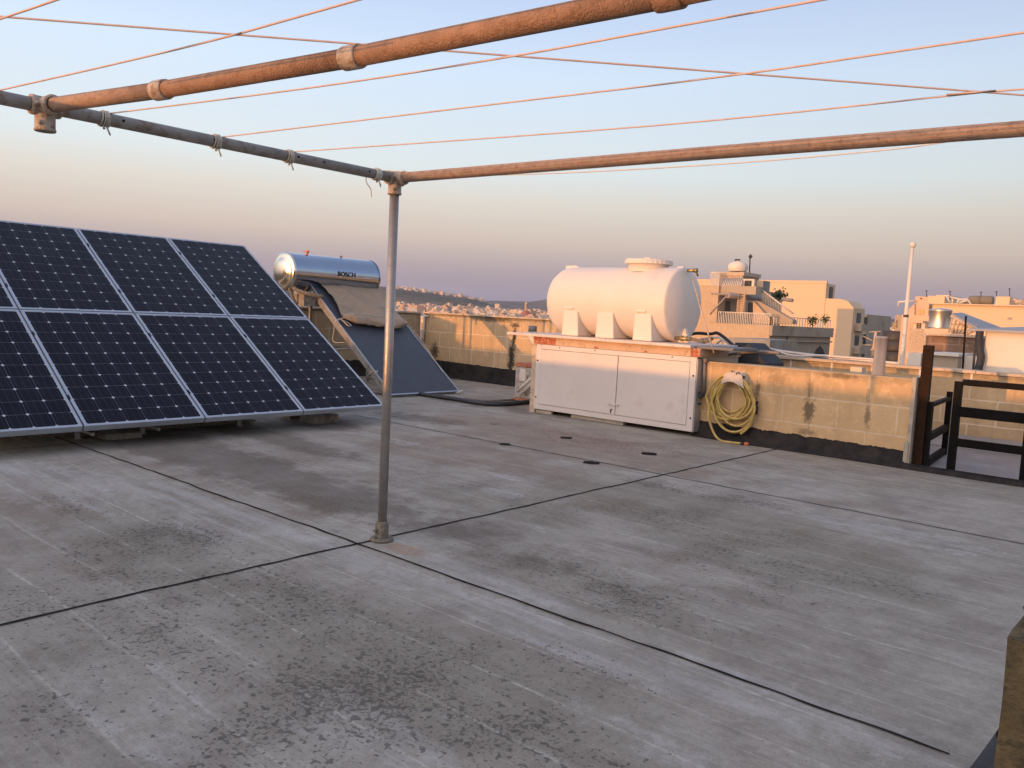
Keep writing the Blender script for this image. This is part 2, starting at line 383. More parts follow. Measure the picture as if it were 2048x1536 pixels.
    red = mul(union([(1230, 885, 1.0, .3, 1), (1120, 880, .7, .25, .8)]), t.mr(v1, .56, .60))
    cc = t.mix(mul(red, .7), cc, (.17, .075, .05))
    rust = ragged(union([(812, 1100, .16, .08, 1.0)]), .35, .7); cc = t.mix(mul(rust, .5), cc, (.30, .19, .12))
    # shade painted over the brown floor under the panels and along the wall
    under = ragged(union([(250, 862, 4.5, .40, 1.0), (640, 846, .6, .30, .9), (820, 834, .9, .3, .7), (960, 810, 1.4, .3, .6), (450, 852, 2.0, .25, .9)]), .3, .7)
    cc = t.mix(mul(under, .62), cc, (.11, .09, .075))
    # overall grain
    g = mul(t.mr(mot, .3, .7, .84, 1.16), t.mr(fin, .3, .7, .88, 1.12), t.mr(grit, .3, .7, .93, 1.07))
    cc = t.vm('MULTIPLY', t.vm('SCALE', cc, scale=g), (1.08, 1.075, 1.01))
    t.put(b.inputs['Base Color'], cc)
    t.put(b.inputs['Roughness'], t.mr(mid, .3, .7, .72, .9)); b.inputs['Specular IOR Level'].default_value = .3
    bn = t.n('ShaderNodeBump'); bn.inputs['Strength'].default_value = .45; bn.inputs['Distance'].default_value = .006
    t.put(bn.inputs['Height'], t.m('ADD', mul(brush, .5), t.m('ADD', fin, t.m('ADD', mul(mot, .8), mul(sp, .5)))))
    t.put(b.inputs['Normal'], bn.outputs[0])
    return m
M['deck'] = deck_mat()
M['backfloor'] = simple('pale_membrane', (.30, .28, .28), .6, 0, .10, 1.5, (.38, .37, .38), .4)
M['joint'] = simple('joint_sealant', (.016, .014, .015), .9, 0, .4, 5, spec=.1)

# photovoltaic cells (uv in metres on the glass)
def pv_mat():
    m, t, b = pmat('pv_glass')
    uv = t.n('ShaderNodeUVMap').outputs[0]; u, v, _ = t.sep(uv)
    P = .1585
    cu = t.m('DIVIDE', u, P); cv = t.m('DIVIDE', v, P)
    fu = t.m('SUBTRACT', t.m('FRACT', cu), .5); fv = t.m('SUBTRACT', t.m('FRACT', cv), .5)
    au = t.m('ABSOLUTE', fu); av = t.m('ABSOLUTE', fv)
    cell = t.m('MULTIPLY', t.m('LESS_THAN', t.m('MAXIMUM', au, av), .493), t.m('LESS_THAN', t.m('ADD', au, av), .905))
    bus = t.m('LESS_THAN', t.m('ABSOLUTE', t.m('SUBTRACT', t.m('FRACT', t.m('MULTIPLY', t.m('ADD', fu, .5), 3.0)), .5)), .028)
    cid = t.n('ShaderNodeTexWhiteNoise', noise_dimensions='2D'); t.put(cid.inputs['Vector'], t.comb(t.m('FLOOR', cu), t.m('FLOOR', cv)))
    oi = t.n('ShaderNodeObjectInfo').outputs['Random']
    cc = t.mix(cid.outputs[0], (.0060, .0062, .0125), (.0095, .0100, .019))
    cc = t.mix(t.m('MULTIPLY', bus, .30), cc, (.12, .13, .17))
    corner = t.m('GREATER_THAN', t.m('ADD', au, av), .905)
    cc = t.mix(cell, t.mix(corner, (.17, .18, .22), (.50, .52, .57)), cc)
    inside = t.m('MULTIPLY', t.m('MULTIPLY', t.m('GREATER_THAN', u, .0), t.m('LESS_THAN', u, 6*P)), t.m('MULTIPLY', t.m('GREATER_THAN', v, .0), t.m('LESS_THAN', v, 10*P)))
    cc = t.mix(inside, (.42, .45, .52), cc)
    dust = t.mr(t.noise(t.comb(u, v), 3.0, 5, .6), .4, .75, 0, .02)
    cc = t.mix(dust, cc, (.30, .27, .25))
    t.put(b.inputs['Base Color'], cc); b.inputs['Roughness'].default_value = .30; b.inputs['Specular IOR Level'].default_value = .09
    return m
M['pv'] = pv_mat()

# ================================================================== THE SETTING
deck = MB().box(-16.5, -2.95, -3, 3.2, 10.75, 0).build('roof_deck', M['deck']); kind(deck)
def joint_strip(name, pts, wd):
    mb = MB(); n = 90; P = [V(a) for a in pts]
    fa = []; A, B = P
    t_ = (B-A).normalized(); s_ = V((-t_.y, t_.x, 0))
    def fn(u, v):
        p = A.lerp(B, u); wv = mnoise.noise(V((p.x*5, p.y*5, 3)))*.012 + mnoise.noise(V((p.x*.9, p.y*.9, 7)))*.012
        ww = wd*(1+.45*mnoise.noise(V((p.x*7+9, p.y*7, 1))))
        if mnoise.noise(V((p.x*1.7, p.y*1.7, 20+wd*100))) > .62: ww *= 1.9
        q = p + s_*(wv + (v-.5)*ww); return V((q.x, q.y, .004))
    mb.grid(fn, 320, 1, False)
    return kind(mb.build(name, M['joint']))
joint_strip('deck_joint', [(-3.318, -2.5, 0), (-3.30, 7.95, 0)], .015)
joint_strip('deck_joint', [(-6.93, -2.5, 0), (-6.98, 6.4, 0)], .009)
joint_strip('deck_joint', [(-10.5, 2.63, 0), (-.50, 2.655, 0)], .013)
joint_strip('deck_joint', [(-7.3, 5.72, 0), (2.5, 5.745, 0)], .012)

# small round drain marks in the screed
for i, (px, py, r, lab) in enumerate([(1010, 889, .055, 'dark core mark left of the deck joint'), (1132, 876, .062, 'dark core mark in front of the white cabinet doors'),
                               (1298, 908, .07, 'dark core mark nearest the hose, right of the others'), (1183, 926, .07, 'dark core mark nearest the camera, just left of the joint crossing'),
                               (988, 848, .05, 'faint dark core mark farthest away, near the heater')]):
    p = on_z(px, py, 0); mb = MB()
    pts = [(p.x+math.cos(a*.5236)*r*(1+.2*math.sin(3*a+i)), p.y+math.sin(a*.5236)*r*(1+.2*math.cos(2*a+i))) for a in range(12)]
    mb.prism(pts, 'z', -.01, .006)
    tag(mb.build('core_mark', M['joint'] if i != 4 else M['castiron']), lab, 'floor patch', 'dark core marks in the deck')

# ---- parapet with the hose (front face y=8.05)
S_ = [(-3.05, .42, .07, .14, .75), (-3.06, .62, .035, .12, .5), (-3.60, .60, .03, .12, .7), (-3.62, .45, .03, .08, .5), (-2.49, .42, .03, .14, .6), (-2.5, .62, .02, .10, .4), (-3.06, .20, .12, .04, .5), (-3.4, .70, .12, .08, .3), (-2.8, .79, .2, .03, .5)]
M['wallfront'] = stone_mat('parapet_stone', 'x', u0=3.6-.275, top=.82, spots=S_, grime=.4)
pw = thing('parapet_wall', 'low limestone parapet with black bitumen skirting, the coiled yellow hose hanging on it', 'wall', (-3.2, 8.15, 0))
MB().box(-4.27, 8.05, 0, -2.12, 8.27, .822).build('masonry', M['wallfront'], pw)
def coving(name, mat, parent, x0, x1, yf, ztop, yout, zf=.004):
    mb = MB()
    def top(x): return ztop(x) + .016*mnoise.noise(V((x*9, 2, 1))) + .010*mnoise.noise(V((x*40, 5, 1)))
    n = int((x1-x0)*70)
    def fn(u, v):
        x = x0+(x1-x0)*u
        prof = [(yf-.006, top(x)), (yf-.012, top(x)*.55), (yf-.028, .055), (yf-.055, .022), (yout(x), zf)]
        k = v*4; i = min(3, int(k)); a, b_ = prof[i], prof[i+1]; q = k-i
        return V((x, a[0]+(b_[0]-a[0])*q, a[1]+(b_[1]-a[1])*q))
    mb.grid(fn, n, 4); return mb.build(name, mat, parent, recalc=False)
coving('bitumen_skirting', M['bitumen'], pw, -4.27, -2.12, 8.05, lambda x: .172-.018*(x+4.2)/2, lambda x: 7.93+.012*math.sin(x*4))
MB().box(-2.12, 8.035, 0, -2.085, 8.29, .835).box(-2.135, 8.02, 0.004, -2.10, 8.05, .24).build('jamb', M['plaster'], pw)
# kerb under the opening
kb = MB()
kb.prism([(-2.135, 7.985), (-.2, 8.0), (-.2, 8.045), (-2.135, 8.03)], 'z', .0, .034)
kerb = kind(kb.build('threshold_kerb', M['whitepipe'], bevel=.008))
kind(coving('threshold_skirting', M['bitumen'], None, -2.12, -.1, 7.985, lambda x: .012, lambda x: 7.915))
bf = MB().box(-4.2, 8.29, 0.0, 3.2, 10.0, .006).build('back_strip_floor', M['backfloor']); kind(bf)

# ---- wall behind (y = 10)
M['wallback'] = stone_mat('rear_parapet_stone', 'x', (.58, .42, .25), (.50, .355, .21), u0=.12, top=.83, grime=.55, mortar=(.74, .61, .46), msize=.009)
bw = thing('rear_parapet_wall', 'long limestone wall with thin stone coping behind the black railing', 'wall', (-1, 10.1, 0))
MB().box(-6.2, 10.0, 0, 3.2, 10.22, .83).build('masonry', M['wallback'], bw)
cp = MB()
for i in range(9):
    x0 = -6.2+i*1.05; cp.box(x0, 9.965, .833, x0+1.045, 10.26, .862+.003*(i % 2))
cp.build('coping', M['coping'], bw)
# pour marks of mortar below the coping
mk = MB(); 
for i in range(12):
    x = -4.6+i*.52+random.uniform(-.05, .05); h = random.uniform(.12, .3)
    mk.box(x-.011, 9.994, .83-h, x+.011, 9.999, .83)
mk.build('mortar_run', M['whitepipe'], bw)
coving('membrane_upstand', M['backfloor'], bw, -6.2, 3.2, 10.0, lambda x: .15, lambda x: 9.93, .01)

# ---- left walls
SL = [(-9.02, .82, .05, .20, 1), (-9.06, .5, .09, .26, 1), (-9.08, .32, .08, .12, 1), (-9.0, 1.02, .12, .05, .8), (-10.95, .45, .12, .2, .9), (-9.5, 1.10, .6, .05, .7)]
M['wallleft'] = stone_mat('left_wall_stone', 'x', (.60, .44, .27), (.53, .38, .23), u0=.1, top=1.14, spots=SL, grime=.7, mortar=(.74, .61, .45), msize=.009)
lw = thing('far_parapet_wall', 'tall limestone parapet catching the low sun between the water heater and the tank', 'wall', (-9, 10.5, 0))
MB().box(-11.28, 10.4, 0, -6.2, 10.63, 1.14).build('masonry', M['wallleft'], lw)
MB().box(-11.30, 10.37, 1.143, -6.17, 10.66, 1.168).build('coping', M['coping'], lw)
coving('bitumen_skirting', M['bitumen'], lw, -11.25, -6.3, 10.4, lambda x: .30-.03*(x+11)/2, lambda x: 10.30)
MB().tube([(-11.22, 10.36, .62), (-11.22, 10.36, 1.13)], .022, 10).tube([(-11.22, 10.36, 1.09), (-11.12, 10.36, 1.09)], .018).build('drain_pipe', M['whitepipe'], lw)
M['wallside'] = stone_mat('side_wall_stone', 'y', (.50, .38, .24), (.44, .33, .20), u0=.2, top=1.14, grime=.8, mortar=(.68, .56, .42), msize=.009)
sw = thing('side_parapet_wall', 'shaded limestone side parapet behind the solar water heater', 'wall', (-11.6, 6, 0))
MB().box(-11.9, 4.4, 0, -11.34, 10.38, 1.13).build('masonry', M['wallside'], sw)
MB().box(-11.93, 4.37, 1.133, -11.31, 10.37, 1.16).build('coping', M['coping'], sw)
mb = MB(); mb.grid(lambda u, v: V((-11.34+.01+.07*(v**3), 4.4+5.9*u, (.27+.015*mnoise.noise(V((u*60, 1, 2))))*(1-v)+.01)), 200, 5)
mb.build('bitumen_skirting', M['bitumen'], sw)
# parapet behind the photographer (it shades the deck); its left end is raised to slope the shadow edge
rp = thing('sunset_side_parapet', 'stone parapet on the sunset side of the roof, out of the picture behind the viewer', 'wall', (-5, -2.8, 0))
MB().prism([(-20, 0), (3.2, 0), (3.2, .975), (-12.15, .975), (-12.35, 1.08), (-13.35, 1.32), (-20, 2.6)], 'y', -2.9, -2.62).build('masonry', M['wallback'], rp)

# ---- near pier at the right edge
pr = thing('stone_pier', 'rough olive stone pier cut off by the right edge of the picture', 'pier', (0, 1.9, 0))
pm = simple('pier_stone', (.125, .092, .045), .95, 0, .3, 12, (.05, .04, .025), .42, .8)
def pier(u, v):
    return None
mb = MB(); mb.box(-.25, 1.73, 0, .34, 2.02, .695)
bmesh.ops.subdivide_edges(mb.b, edges=mb.b.edges[:], cuts=14, use_grid_fill=True)
for v_ in mb.b.verts:
    n_ = mnoise.noise_vector(v_.co*9)*.003 + mnoise.noise_vector(v_.co*30)*.0018; v_.co += n_
mb.build('masonry', pm, pr)
mb = MB()
for k in range(3): mb.lathe([(.0, .0), (.05, .0), (.06, .03+.01*k), (.035, .06), (.0, .075)], (-.19+.11*k, 1.86, .695), (0, 0, 1), 12)
mb.build('lichen_tuft', M['tarpdark'], pr)
tp = MB()
def tarp_fn(u, v):
    a = u*2*math.pi; r = .05*(1-.35*v**.8)+.006*math.sin(a*5)*(1-v); 
    return V((-.395+r*math.cos(a)*.8+.04*v, 2.56+r*2.2*math.sin(a)+.06*v, .005+.13*v))
tp.grid(tarp_fn, 40, 10)
tag(tp.build('covered_fitting', M['tarpdark']), 'dark draped cover on the floor half hidden behind the stone pier', 'cover')

# ================================================================== pipe frame of the drying lines
PX = -3.275; ZP = 1.9; R0 = .0242
fr = thing('drying_rack', 'rack of rusty steel pipes holding the clothes lines, one grey pole standing on the deck', 'drying frame', (-3.285, 2.79, 0))
pole = MB().tube([(-3.285, 2.79, .06), (-3.283, 2.79, ZP-.03)], R0, 18).build('pole', M['polegalv'], fr)
bs = MB().lathe([(.034, .0), (.036, .02), (.036, .075), (.03, .09), (.0245, .094)], (-3.285, 2.79, .012), (0, 0, 1), 20)
bs.build('base_socket', M['castiron'], fr)
MB().lathe([(0, 0), (.062, 0), (.064, .006), (.055, .014), (.03, .016)], (-3.285, 2.79, .004), (0, 0, 1), 20).build('base_flange', M['castiron'], fr)
mb = MB()
for a in range(3):
    an = a*2.1+.6; mb.tube([(-3.285+.05*math.cos(an), 2.79+.05*math.sin(an), .012), (-3.285+.05*math.cos(an), 2.79+.05*math.sin(an), .035)], .007, 6)
mb.tube([(-3.285, 2.75, .06), (-3.285, 2.735, .06)], .009, 8)
mb.build('bolt', M['castiron'], fr)
# pipe along y
MB().tube([(PX, -2.3, ZP), (PX, 2.80, ZP)], R0, 18).build('cross_pipe', M['galv'], fr)
mb = MB()
for y_ in (1.405, 1.78, 2.19, 2.33, 2.60):
    d = (CAM-V((PX, y_, ZP))).normalized(); p = V((PX, y_, ZP))+V((d.x, 0, .1)).normalized()*(R0-.0005)
    mb.lathe([(0, .0015), (.0055, .0015), (.0055, -.003)], p, V((d.x, 0, .1)), 8)
mb.build('drilled_hole', M['darkhole'], fr)
# near pipe in joined lengths
A = [V((PX+.03, 1.137, ZP)), V((-2.453-.185, 1.258, ZP)), V((-1.813, 1.379, ZP)), V((-.905, 1.468, ZP)), V((.9, 1.58, ZP)), V((2.3, 1.66, ZP))]
def seg_pipe(a, b, mat, r=R0+.0022): 
    return MB().tube([a, a.lerp(b, .5), b], r, 18).build('rail_pipe', mat, fr)
seg_pipe(A[0], A[1], M['rustpipe']); seg_pipe(A[1], A[2], M['rustpipe2']); seg_pipe(A[2], A[3], M['rustpipe2']); seg_pipe(A[3], A[5], M['rustpipe2'])
def coupling(p, d, ln=.058, r=.031, mat=None, name='coupling'):
    d = V(d).normalized(); p = V(p)
    mb = MB().lathe([(r-.006, -ln/2), (r, -ln/2), (r+.0008, -ln/2+.006), (r+.0008, ln/2-.006), (r, ln/2), (r-.006, ln/2)], p, d, 20)
    return mb.build(name, mat or M['fit'], fr)
coupling(A[1], A[2]-A[0]); coupling(A[2], A[3]-A[1]); coupling(A[3], A[4]-A[2], mat=M['rustpipe2'])
# far pipe
B_ = [V((PX+.03, 2.785, ZP)), V((-1.61, 2.905, ZP)), V((-.53, 3.0, ZP)), V((2.3, 3.2, ZP))]
MB().tube(B_, R0+.001, 18).build('rail_pipe', M['rustpipe'], fr)
MB().tube([(2.28, 3.2, 0), (2.28, 3.2, ZP)], R0, 12).build('pole', M['polegalv'], fr)
# corner fittings: sleeves round each pipe
def tee(p, down, name):
    mb = MB()
    R1 = .034
    mb.lathe([(R1-.008, -.05), (R1, -.05), (R1+.002, -.04), (R1, -.03), (R1, .03), (R1+.002, .04), (R1, .05), (R1-.008, .05)], p, (0, 1, 0), 20)
    mb.lathe([(R1, .0), (R1, .055), (R1+.002, .065), (R1, .072), (R1-.007, .072)], p, (1, .07, 0), 20)
    mb.lathe([(R1, .0), (R1, down-.012), (R1+.003, down-.006), (R1+.001, down), (R1-.007, down), (R1-.007, down-.02), (0, down-.02)], p, (0, 0, -1), 20)
    for q, dd in (((.03, -.03, .0), (.7, -.7, 0)), ((.045, .0, -.0), (0, -1, 0)), ((.02, -.02, -down*.7), (.7, -.7, 0))):
        o = V(p)+V(q); mb.lathe([(.0, .018), (.008, .016), (.009, .0)], o, dd, 8)
    return mb.build(name, M['castiron'] if False else M['fit'], fr)
tee((PX, 1.137, ZP), .088, 'tee_fitting'); tee((-3.283, 2.79, ZP), .082, 'tee_fitting')

# clothes lines
def sag(a, b, s=.012, n=14): 
    a = V(a); b = V(b); return [a.lerp(b, i/n)-V((0, 0, s*4*(i/n)*(1-i/n))) for i in range(n+1)]
def line(name_lab, pts, r=.0028, mat='cord', knots=True, extra=None, group='pink clothes lines strung over the roof'):
    o = MB().tube(pts, r, 6).build('clothes_line', M[mat]); tag(o, name_lab, 'clothes line', group); return o
def wrap(y_, parent, mat='rope', n=5, tail=.05):
    """turns of cord tied round the cross pipe"""
    mb = MB()
    for k in range(n):
        yy = y_+(k-n/2)*.0065; rr = R0+.0035+.0015*math.sin(k*2)
        pts = [(PX+rr*math.cos(a), yy+.003*math.sin(a*1+k), ZP+rr*math.sin(a)) for a in [i*2*math.pi/16 for i in range(17)]]
        mb.tube(pts, .0032, 5, False)
    mb.tube([(PX+.01, y_, ZP-R0), (PX+.015, y_+.005, ZP-R0-.014), (PX+.012, y_+.016, ZP-R0-.02-tail*.3)], .0035, 5)
    mb.tube([(PX+.006, y_-.008, ZP-R0), (PX+.01, y_-.006, ZP-R0-.016)], .005, 5)
    return mb.build('knot', M[mat], parent)
Zl = ZP+.024
def L(px, py, z=Zl): return on_z(px, py, z)
def ext(a, b, x): t_ = (x-a.x)/(b.x-a.x); return a+(b-a)*t_
def cl(pts, lab, ywrap, r=.0028, mat='cord', s=.0):
    P = [L(*q) for q in pts]; P[0].x = PX; P.append(ext(P[-2], P[-1], 2.2))
    o = line(lab, smooth_curve(P, 5), r, mat)
    if ywrap is not None: wrap(ywrap, o)
    return o
cl([(0, 180), (230, 128), (460, 72), (715, 0)], 'pink cord in the upper left, between the picture corner and the nearest thick pipe', None)
cl([(215, 228), (610, 177), (1010, 115), (1640, 0)], 'pink cord tied on the crossbar just right of the left pipe fitting', 1.345)
cl([(440, 275), (950, 213), (1470, 150), (2048, 65)], 'pink cord tied midway along the crossbar, running out at the upper right edge', 1.80)
cl([(585, 304), (1300, 252), (1960, 185), (2048, 178)], 'pink cord with the far knot, running just above the farther rusty pipe', 2.155)
o4 = cl([(750, 343), (1000, 350), (1400, 331), (1770, 300), (2048, 262)], 'white slack cord drooping below the farther rusty pipe', 2.665)
o4.data.materials.clear(); o4.data.materials.append(M['cordwhite'])
for k, (y_, dzs) in enumerate(((2.665, 0),)):
    wm = wrap(y_, o4, 'cordwhite', 6, .02)
    tl = [on_x(732, 352, PX), on_x(733, 365, PX), on_x(741, 378, PX), on_x(743, 394, PX)]
    MB().tube(smooth_curve(tl, 6), .003, 6).build('loose_end', M['cordwhite'], o4)
P = [on_z(-400, -60, Zl+.006), on_z(0, 33, Zl+.006), on_z(478, 70, Zl+.006), on_z(700, 97, Zl+.006), on_z(1010, 117, Zl+.006), on_z(1470, 152, Zl+.006), on_z(1965, 184, Zl+.006), on_z(2300, 210, Zl+.006)]
A0, A1 = P[1], P[6]; n_ = 24
pts = [A0+(A1-A0)*(-.15+1.4*i/n_) for i in range(n_+1)]
line('pink cord crossing all the others diagonally from the left edge to the right edge', pts, .0027)
P = [L(-60, 62), L(0, 38), L(60, 18), L(118, -2), L(300, -75)]
line('short piece of pink cord cutting the top left corner of the picture', P, .0028)
# tape wound on two cords (dark lengths)
tagp = [L(1050, 107), L(1640, 0)]
# ================================================================== solar panels
TILT = .5462; X0 = -6.589; Z0 = .196; Y0 = 3.5715; PW = .99; PL = 1.64; PITCH_Y = 1.005; PITCH_S = 1.655
def pv_panel(k, j, lab):
    root = bpy.data.objects.new('solar_panel', None); C.objects.link(root); root['_local'] = 1
    ux = V((0, 1, 0)); us = V((-math.cos(TILT), 0, math.sin(TILT))); un = V((math.sin(TILT), 0, math.cos(TILT)))
    o = V((X0, Y0+PITCH_Y*(k-1)+.0075, Z0))+us*(PITCH_S*j+.0075)
    root.matrix_world = Matrix(((ux.x, us.x, un.x, o.x), (ux.y, us.y, un.y, o.y), (ux.z, us.z, un.z, o.z), (0, 0, 0, 1)))
    return root
def fill_panel(root):
    fwid = .024; th = .052
    f = MB(); f.box(0, 0, -th, PW, fwid, 0); f.box(0, PL-fwid, -th, PW, PL, 0); f.box(0, fwid, -th, fwid, PL-fwid, 0); f.box(PW-fwid, fwid, -th, PW, PL-fwid, 0)
    f.build('frame', M['alu'], root, bevel=.0015)
    g = MB(); g.box(fwid-.001, fwid-.001, -.012, PW-fwid+.001, PL-fwid+.001, -.003)
    ob = g.build('cell_glass', M['pv'], root)
    uvl = ob.data.uv_layers.new(name='UVMap'); ox = (PW-6*.1585)/2; oy = (PL-10*.1585)/2
    for lp in ob.data.loops:
        c = ob.data.vertices[lp.vertex_index].co; uvl.data[lp.index].uv = (c.x-ox, c.y-oy)
labs = {}
names_b = ['bottom row panel cut by the left picture edge', 'second panel from the left edge in the bottom row', 'third bottom row panel, left of the end one', 'bottom row panel at the right end, its corner behind the grey pole']
names_t = ['top row panel seen only as a sliver at the left edge', 'top row panel beginning at the left picture edge', 'middle panel of the top row, below the open sky', 'top row panel at the right end, beside the steel water heater']
proto = None
for j in (0, 1):
    for i, k in enumerate((-1, 0, 1, 2)):
        r_ = pv_panel(k, j, '')
        if proto is None: fill_panel(r_); proto = r_
        else:
            for ch in proto.children:
                c_ = ch.copy(); C.objects.link(c_); c_.parent = r_
        lab = (names_b if j == 0 else names_t)[i]
        tag(r_, 'dark blue solar '+lab.replace('panel', 'panel', 1), 'solar panel', 'dark blue solar panels in two tilted rows')
# mounting: rails, clamps, feet
mt = thing('panel_mounting', 'low aluminium mounting under the tilted solar panels, with feet on the deck', 'solar mounting', (X0, 3.5, 0))
us = V((-math.cos(TILT), 0, math.sin(TILT))); un = V((math.sin(TILT), 0, math.cos(TILT)))
for s_ in (.36, 1.28, 2.02, 2.94):
    a = V((X0, 0, Z0))+us*s_-un*.066
    mb = MB(); Mx = Matrix(((us.x, 0, un.x, a.x), (us.y, 1, un.y, 0), (us.z, 0, un.z, a.z), (0, 0, 0, 1)))
    mb.box(-.02, 1.52, -.022, .02, 5.50, .022, Mx).build('rail', M['aluside'], mt)
mb = MB()
Mf = lambda y_: Matrix(((us.x, 0, un.x, X0), (us.y, 1, un.y, y_), (us.z, 0, un.z, Z0), (0, 0, 0, 1)))
for k in (-2, -1, 0, 1):
    yy = Y0+PITCH_Y*k
    for s_ in (.38, 1.28, 2.05, 2.95): mb.box(s_-.025, -.0075+.0005, -.02, s_+.025, .0070, .004, Mf(yy+.0075-.0001))
mb.build('clamp', M['blackrub'], mt)
for yy, wl in ((2.2, 1.5), (3.75, 1.45), (5.2, .55)):
    MB().box(X0-.90, yy-wl/2, 0, X0-.76, yy+wl/2, .34).build('shade_block', M['castiron'], mt)  # dark blocks added to deepen the shade under the panels
for yy in (1.75, 2.75, 3.3, 4.25, 5.2):
    base = V((X0-.62, yy, 0))
    mb = MB(); mb.box(base.x-.012, yy-.02, .0, base.x+.012, yy+.02, .5); mb.box(base.x-.03, yy-.03, 0, base.x+.03, yy+.03, .006)
    top = V((X0, yy, Z0))+us*3.0-un*.09
    mb.box(top.x-.02, yy-.02, 0, top.x+.02, yy+.02, top.z)
    mb.tube([(top.x, yy, .06), (X0-.3, yy, .08)], .015, 6); mb.build('support_leg', M['aluside'], mt)
mb = MB(); mb.box(X0-.62, 4.95, 0, X0-.36, 5.25, .07); mb.box(X0-.66, 2.9, 0, X0-.4, 3.2, .05); mb.build('ballast_block', M['redrust'] if False else M['concreteblk'], mt)

# ================================================================== solar water heater
hx, hz, hr = -10.58, 1.676, .283
heater = thing('solar_water_heater', 'polished steel solar water heater with dark sloping collector beside the panels', 'water heater', (-9.5, 7.9, 0))
ya, yb = 6.93, 8.52
prof = [(hr, 0.0), (hr, yb-ya)]
body = MB().lathe([(hr-.02, -.0), (hr, .004), (hr, .04), (hr-.001, .05), (hr-.001, yb-ya-.05), (hr, yb-ya-.04), (hr, yb-ya), (hr-.02, yb-ya+.004)], (hx, ya, hz), (0, 1, 0), 64)
body.build('storage_tank', M['chrome'], heater)
MB().lathe([(hr+.004, .018), (hr+.006, .0), (hr-.01, -.018), (hr-.06, -.034), (hr-.075, -.030), (hr-.095, -.052), (hr-.17, -.068), (0, -.076)], (hx, ya, hz), (0, 1, 0), 64).build('end_cap', M['chromecap'], heater)
MB().lathe([(hr+.004, -.018), (hr+.006, .0), (hr-.01, .018), (hr-.06, .034), (0, .05)], (hx, yb, hz), (0, 1, 0), 64).build('end_cap', M['chrome'], heater)
MB().tube([on_y(614, 512, 7.3)+V((0, 0, -.03)), on_y(614, 505, 7.3)], .014, 8).lathe([(0, -.02), (.022, -.012), (.022, .012), (0, .02)], on_y(615, 504, 7.3), (.3, .2, 1), 10).tube([on_y(608, 503, 7.3), on_y(618, 502, 7.3)], .010, 6).build('relief_valve', M['orange'], heater)
MB().tube([V((hx, 7.95, hz+hr-.01)), V((hx, 7.95, hz+hr+.03))], .012, 8).lathe([(0, -.008), (.03, 0), (0, .012)], (hx, 7.95, hz+hr+.02), (0, 0, 1), 10).build('top_plug', M['castiron'], heater)
# lettering on the casing
tcv = bpy.data.curves.new('brandtext', 'FONT'); tcv.body = 'BOSCH'; tcv.size = .10; tcv.space_character = 1.08; tcv.offset = .002
to = bpy.data.objects.new('tmp', tcv); C.objects.link(to)
dg = bpy.context.evaluated_depsgraph_get(); me = bpy.data.meshes.new_from_object(to.evaluated_get(dg)); bpy.data.objects.remove(to)
pl = on_x(675, 552, hx+hr*.985)
ang0 = math.asin(max(-1, min(1, (pl.z-hz)/hr)))
for v_ in me.vertices:
    a = ang0 + v_.co.y/hr; yv = pl.y+v_.co.x
    v_.co = V((hx+(hr+.007)*math.cos(a), yv, hz+(hr+.007)*math.sin(a)))
me.materials.clear(); me.materials.append(M['letter'])
lo = bpy.data.objects.new('lettering', me); C.objects.link(lo); lo.parent = heater; lo.matrix_parent_inverse = Matrix.Translation(-heater.location)
# collector
cn = V((.6, 0, .8)); c0 = V((-8.47, 7.28, .035)); cs = V((-.8, 0, .6)); CL = 2.45; CWD = 1.31
Mc = Matrix(((0, cs.x, cn.x, c0.x), (1, cs.y, cn.y, c0.y), (0, cs.z, cn.z, c0.z), (0, 0, 0, 1)))
MB().box(.0, .0, -.095, CWD, CL, -.006, Mc).build('collector_box', M['collside'], heater)
MB().box(.022, .022, -.006, CWD-.022, CL-.022, -.002, Mc).build('collector_glass', M['collector'], heater)
mb = MB()
for q in ((0, 0, .018, CL), (CWD-.018, 0, CWD, CL), (.018, 0, CWD-.018, .018), (.018, CL-.018, CWD-.018, CL)): mb.box(q[0], q[1], -.0058, q[2], q[3], .006, Mc)
mb.build('collector_trim', M['alu'], heater)
# stand
mb = MB()
for yy in (7.36, 8.5):
    mb.box(hx+.05, yy-.02, 0, hx+.09, yy+.02, 1.45); mb.tube([(hx+.07, yy, .5), (-9.35, yy, .62)], .018, 6)
    mb.tube([(hx+.07, yy, .05), (-8.6, yy, .03)], .02, 6); mb.tube([(hx+.07, yy, 1.38), (-10.2, yy, 1.33)], .02, 6)
mb.box(hx+.052, 7.3, .52, hx+.082, 8.6, .56)
mb.build('stand', M['collside'], heater)
mb = MB()
for yy in (7.3, 8.5): mb.box(hx-.24, yy-.03, hz-hr-.06, hx+.24, yy+.03, hz-hr+.012)
mb.build('cradle', M['aluside'], heater)
mb = MB(); mb.tube(smooth_curve([(hx+.1, 7.02, 1.52), (hx+.22, 6.98, 1.42), (-10.2, 7.1, 1.36), (-10.1, 7.28, 1.33)], 6), .03, 8)
mb.tube(smooth_curve([(hx+.02, 6.98, 1.62), (hx+.1, 6.93, 1.5), (hx+.16, 6.98, 1.3), (hx+.14, 7.1, 1.1)], 6), .022, 8)
mb.lathe([(0, -.03), (.03, -.02), (.03, .02), (0, .03)], (hx+.2, 6.99, 1.5), (0, 0, 1), 8); mb.build('inlet_pipe', M['castiron'], heater)
MB().box(-10.55, 7.06, 1.18, -10.25, 7.34, 1.36).build('valve_box', M['concreteblk'], heater)
mb = MB(); mb.box(-8.75, 7.4, 0, -8.55, 8.5, .075); mb.build('footing_block', M['concreteblk'], heater)
MB().tube([(-8.50, 8.52, .0), (-8.42, 8.62, .05)], .016, 6).build('foot', M['whitepipe'], heater)

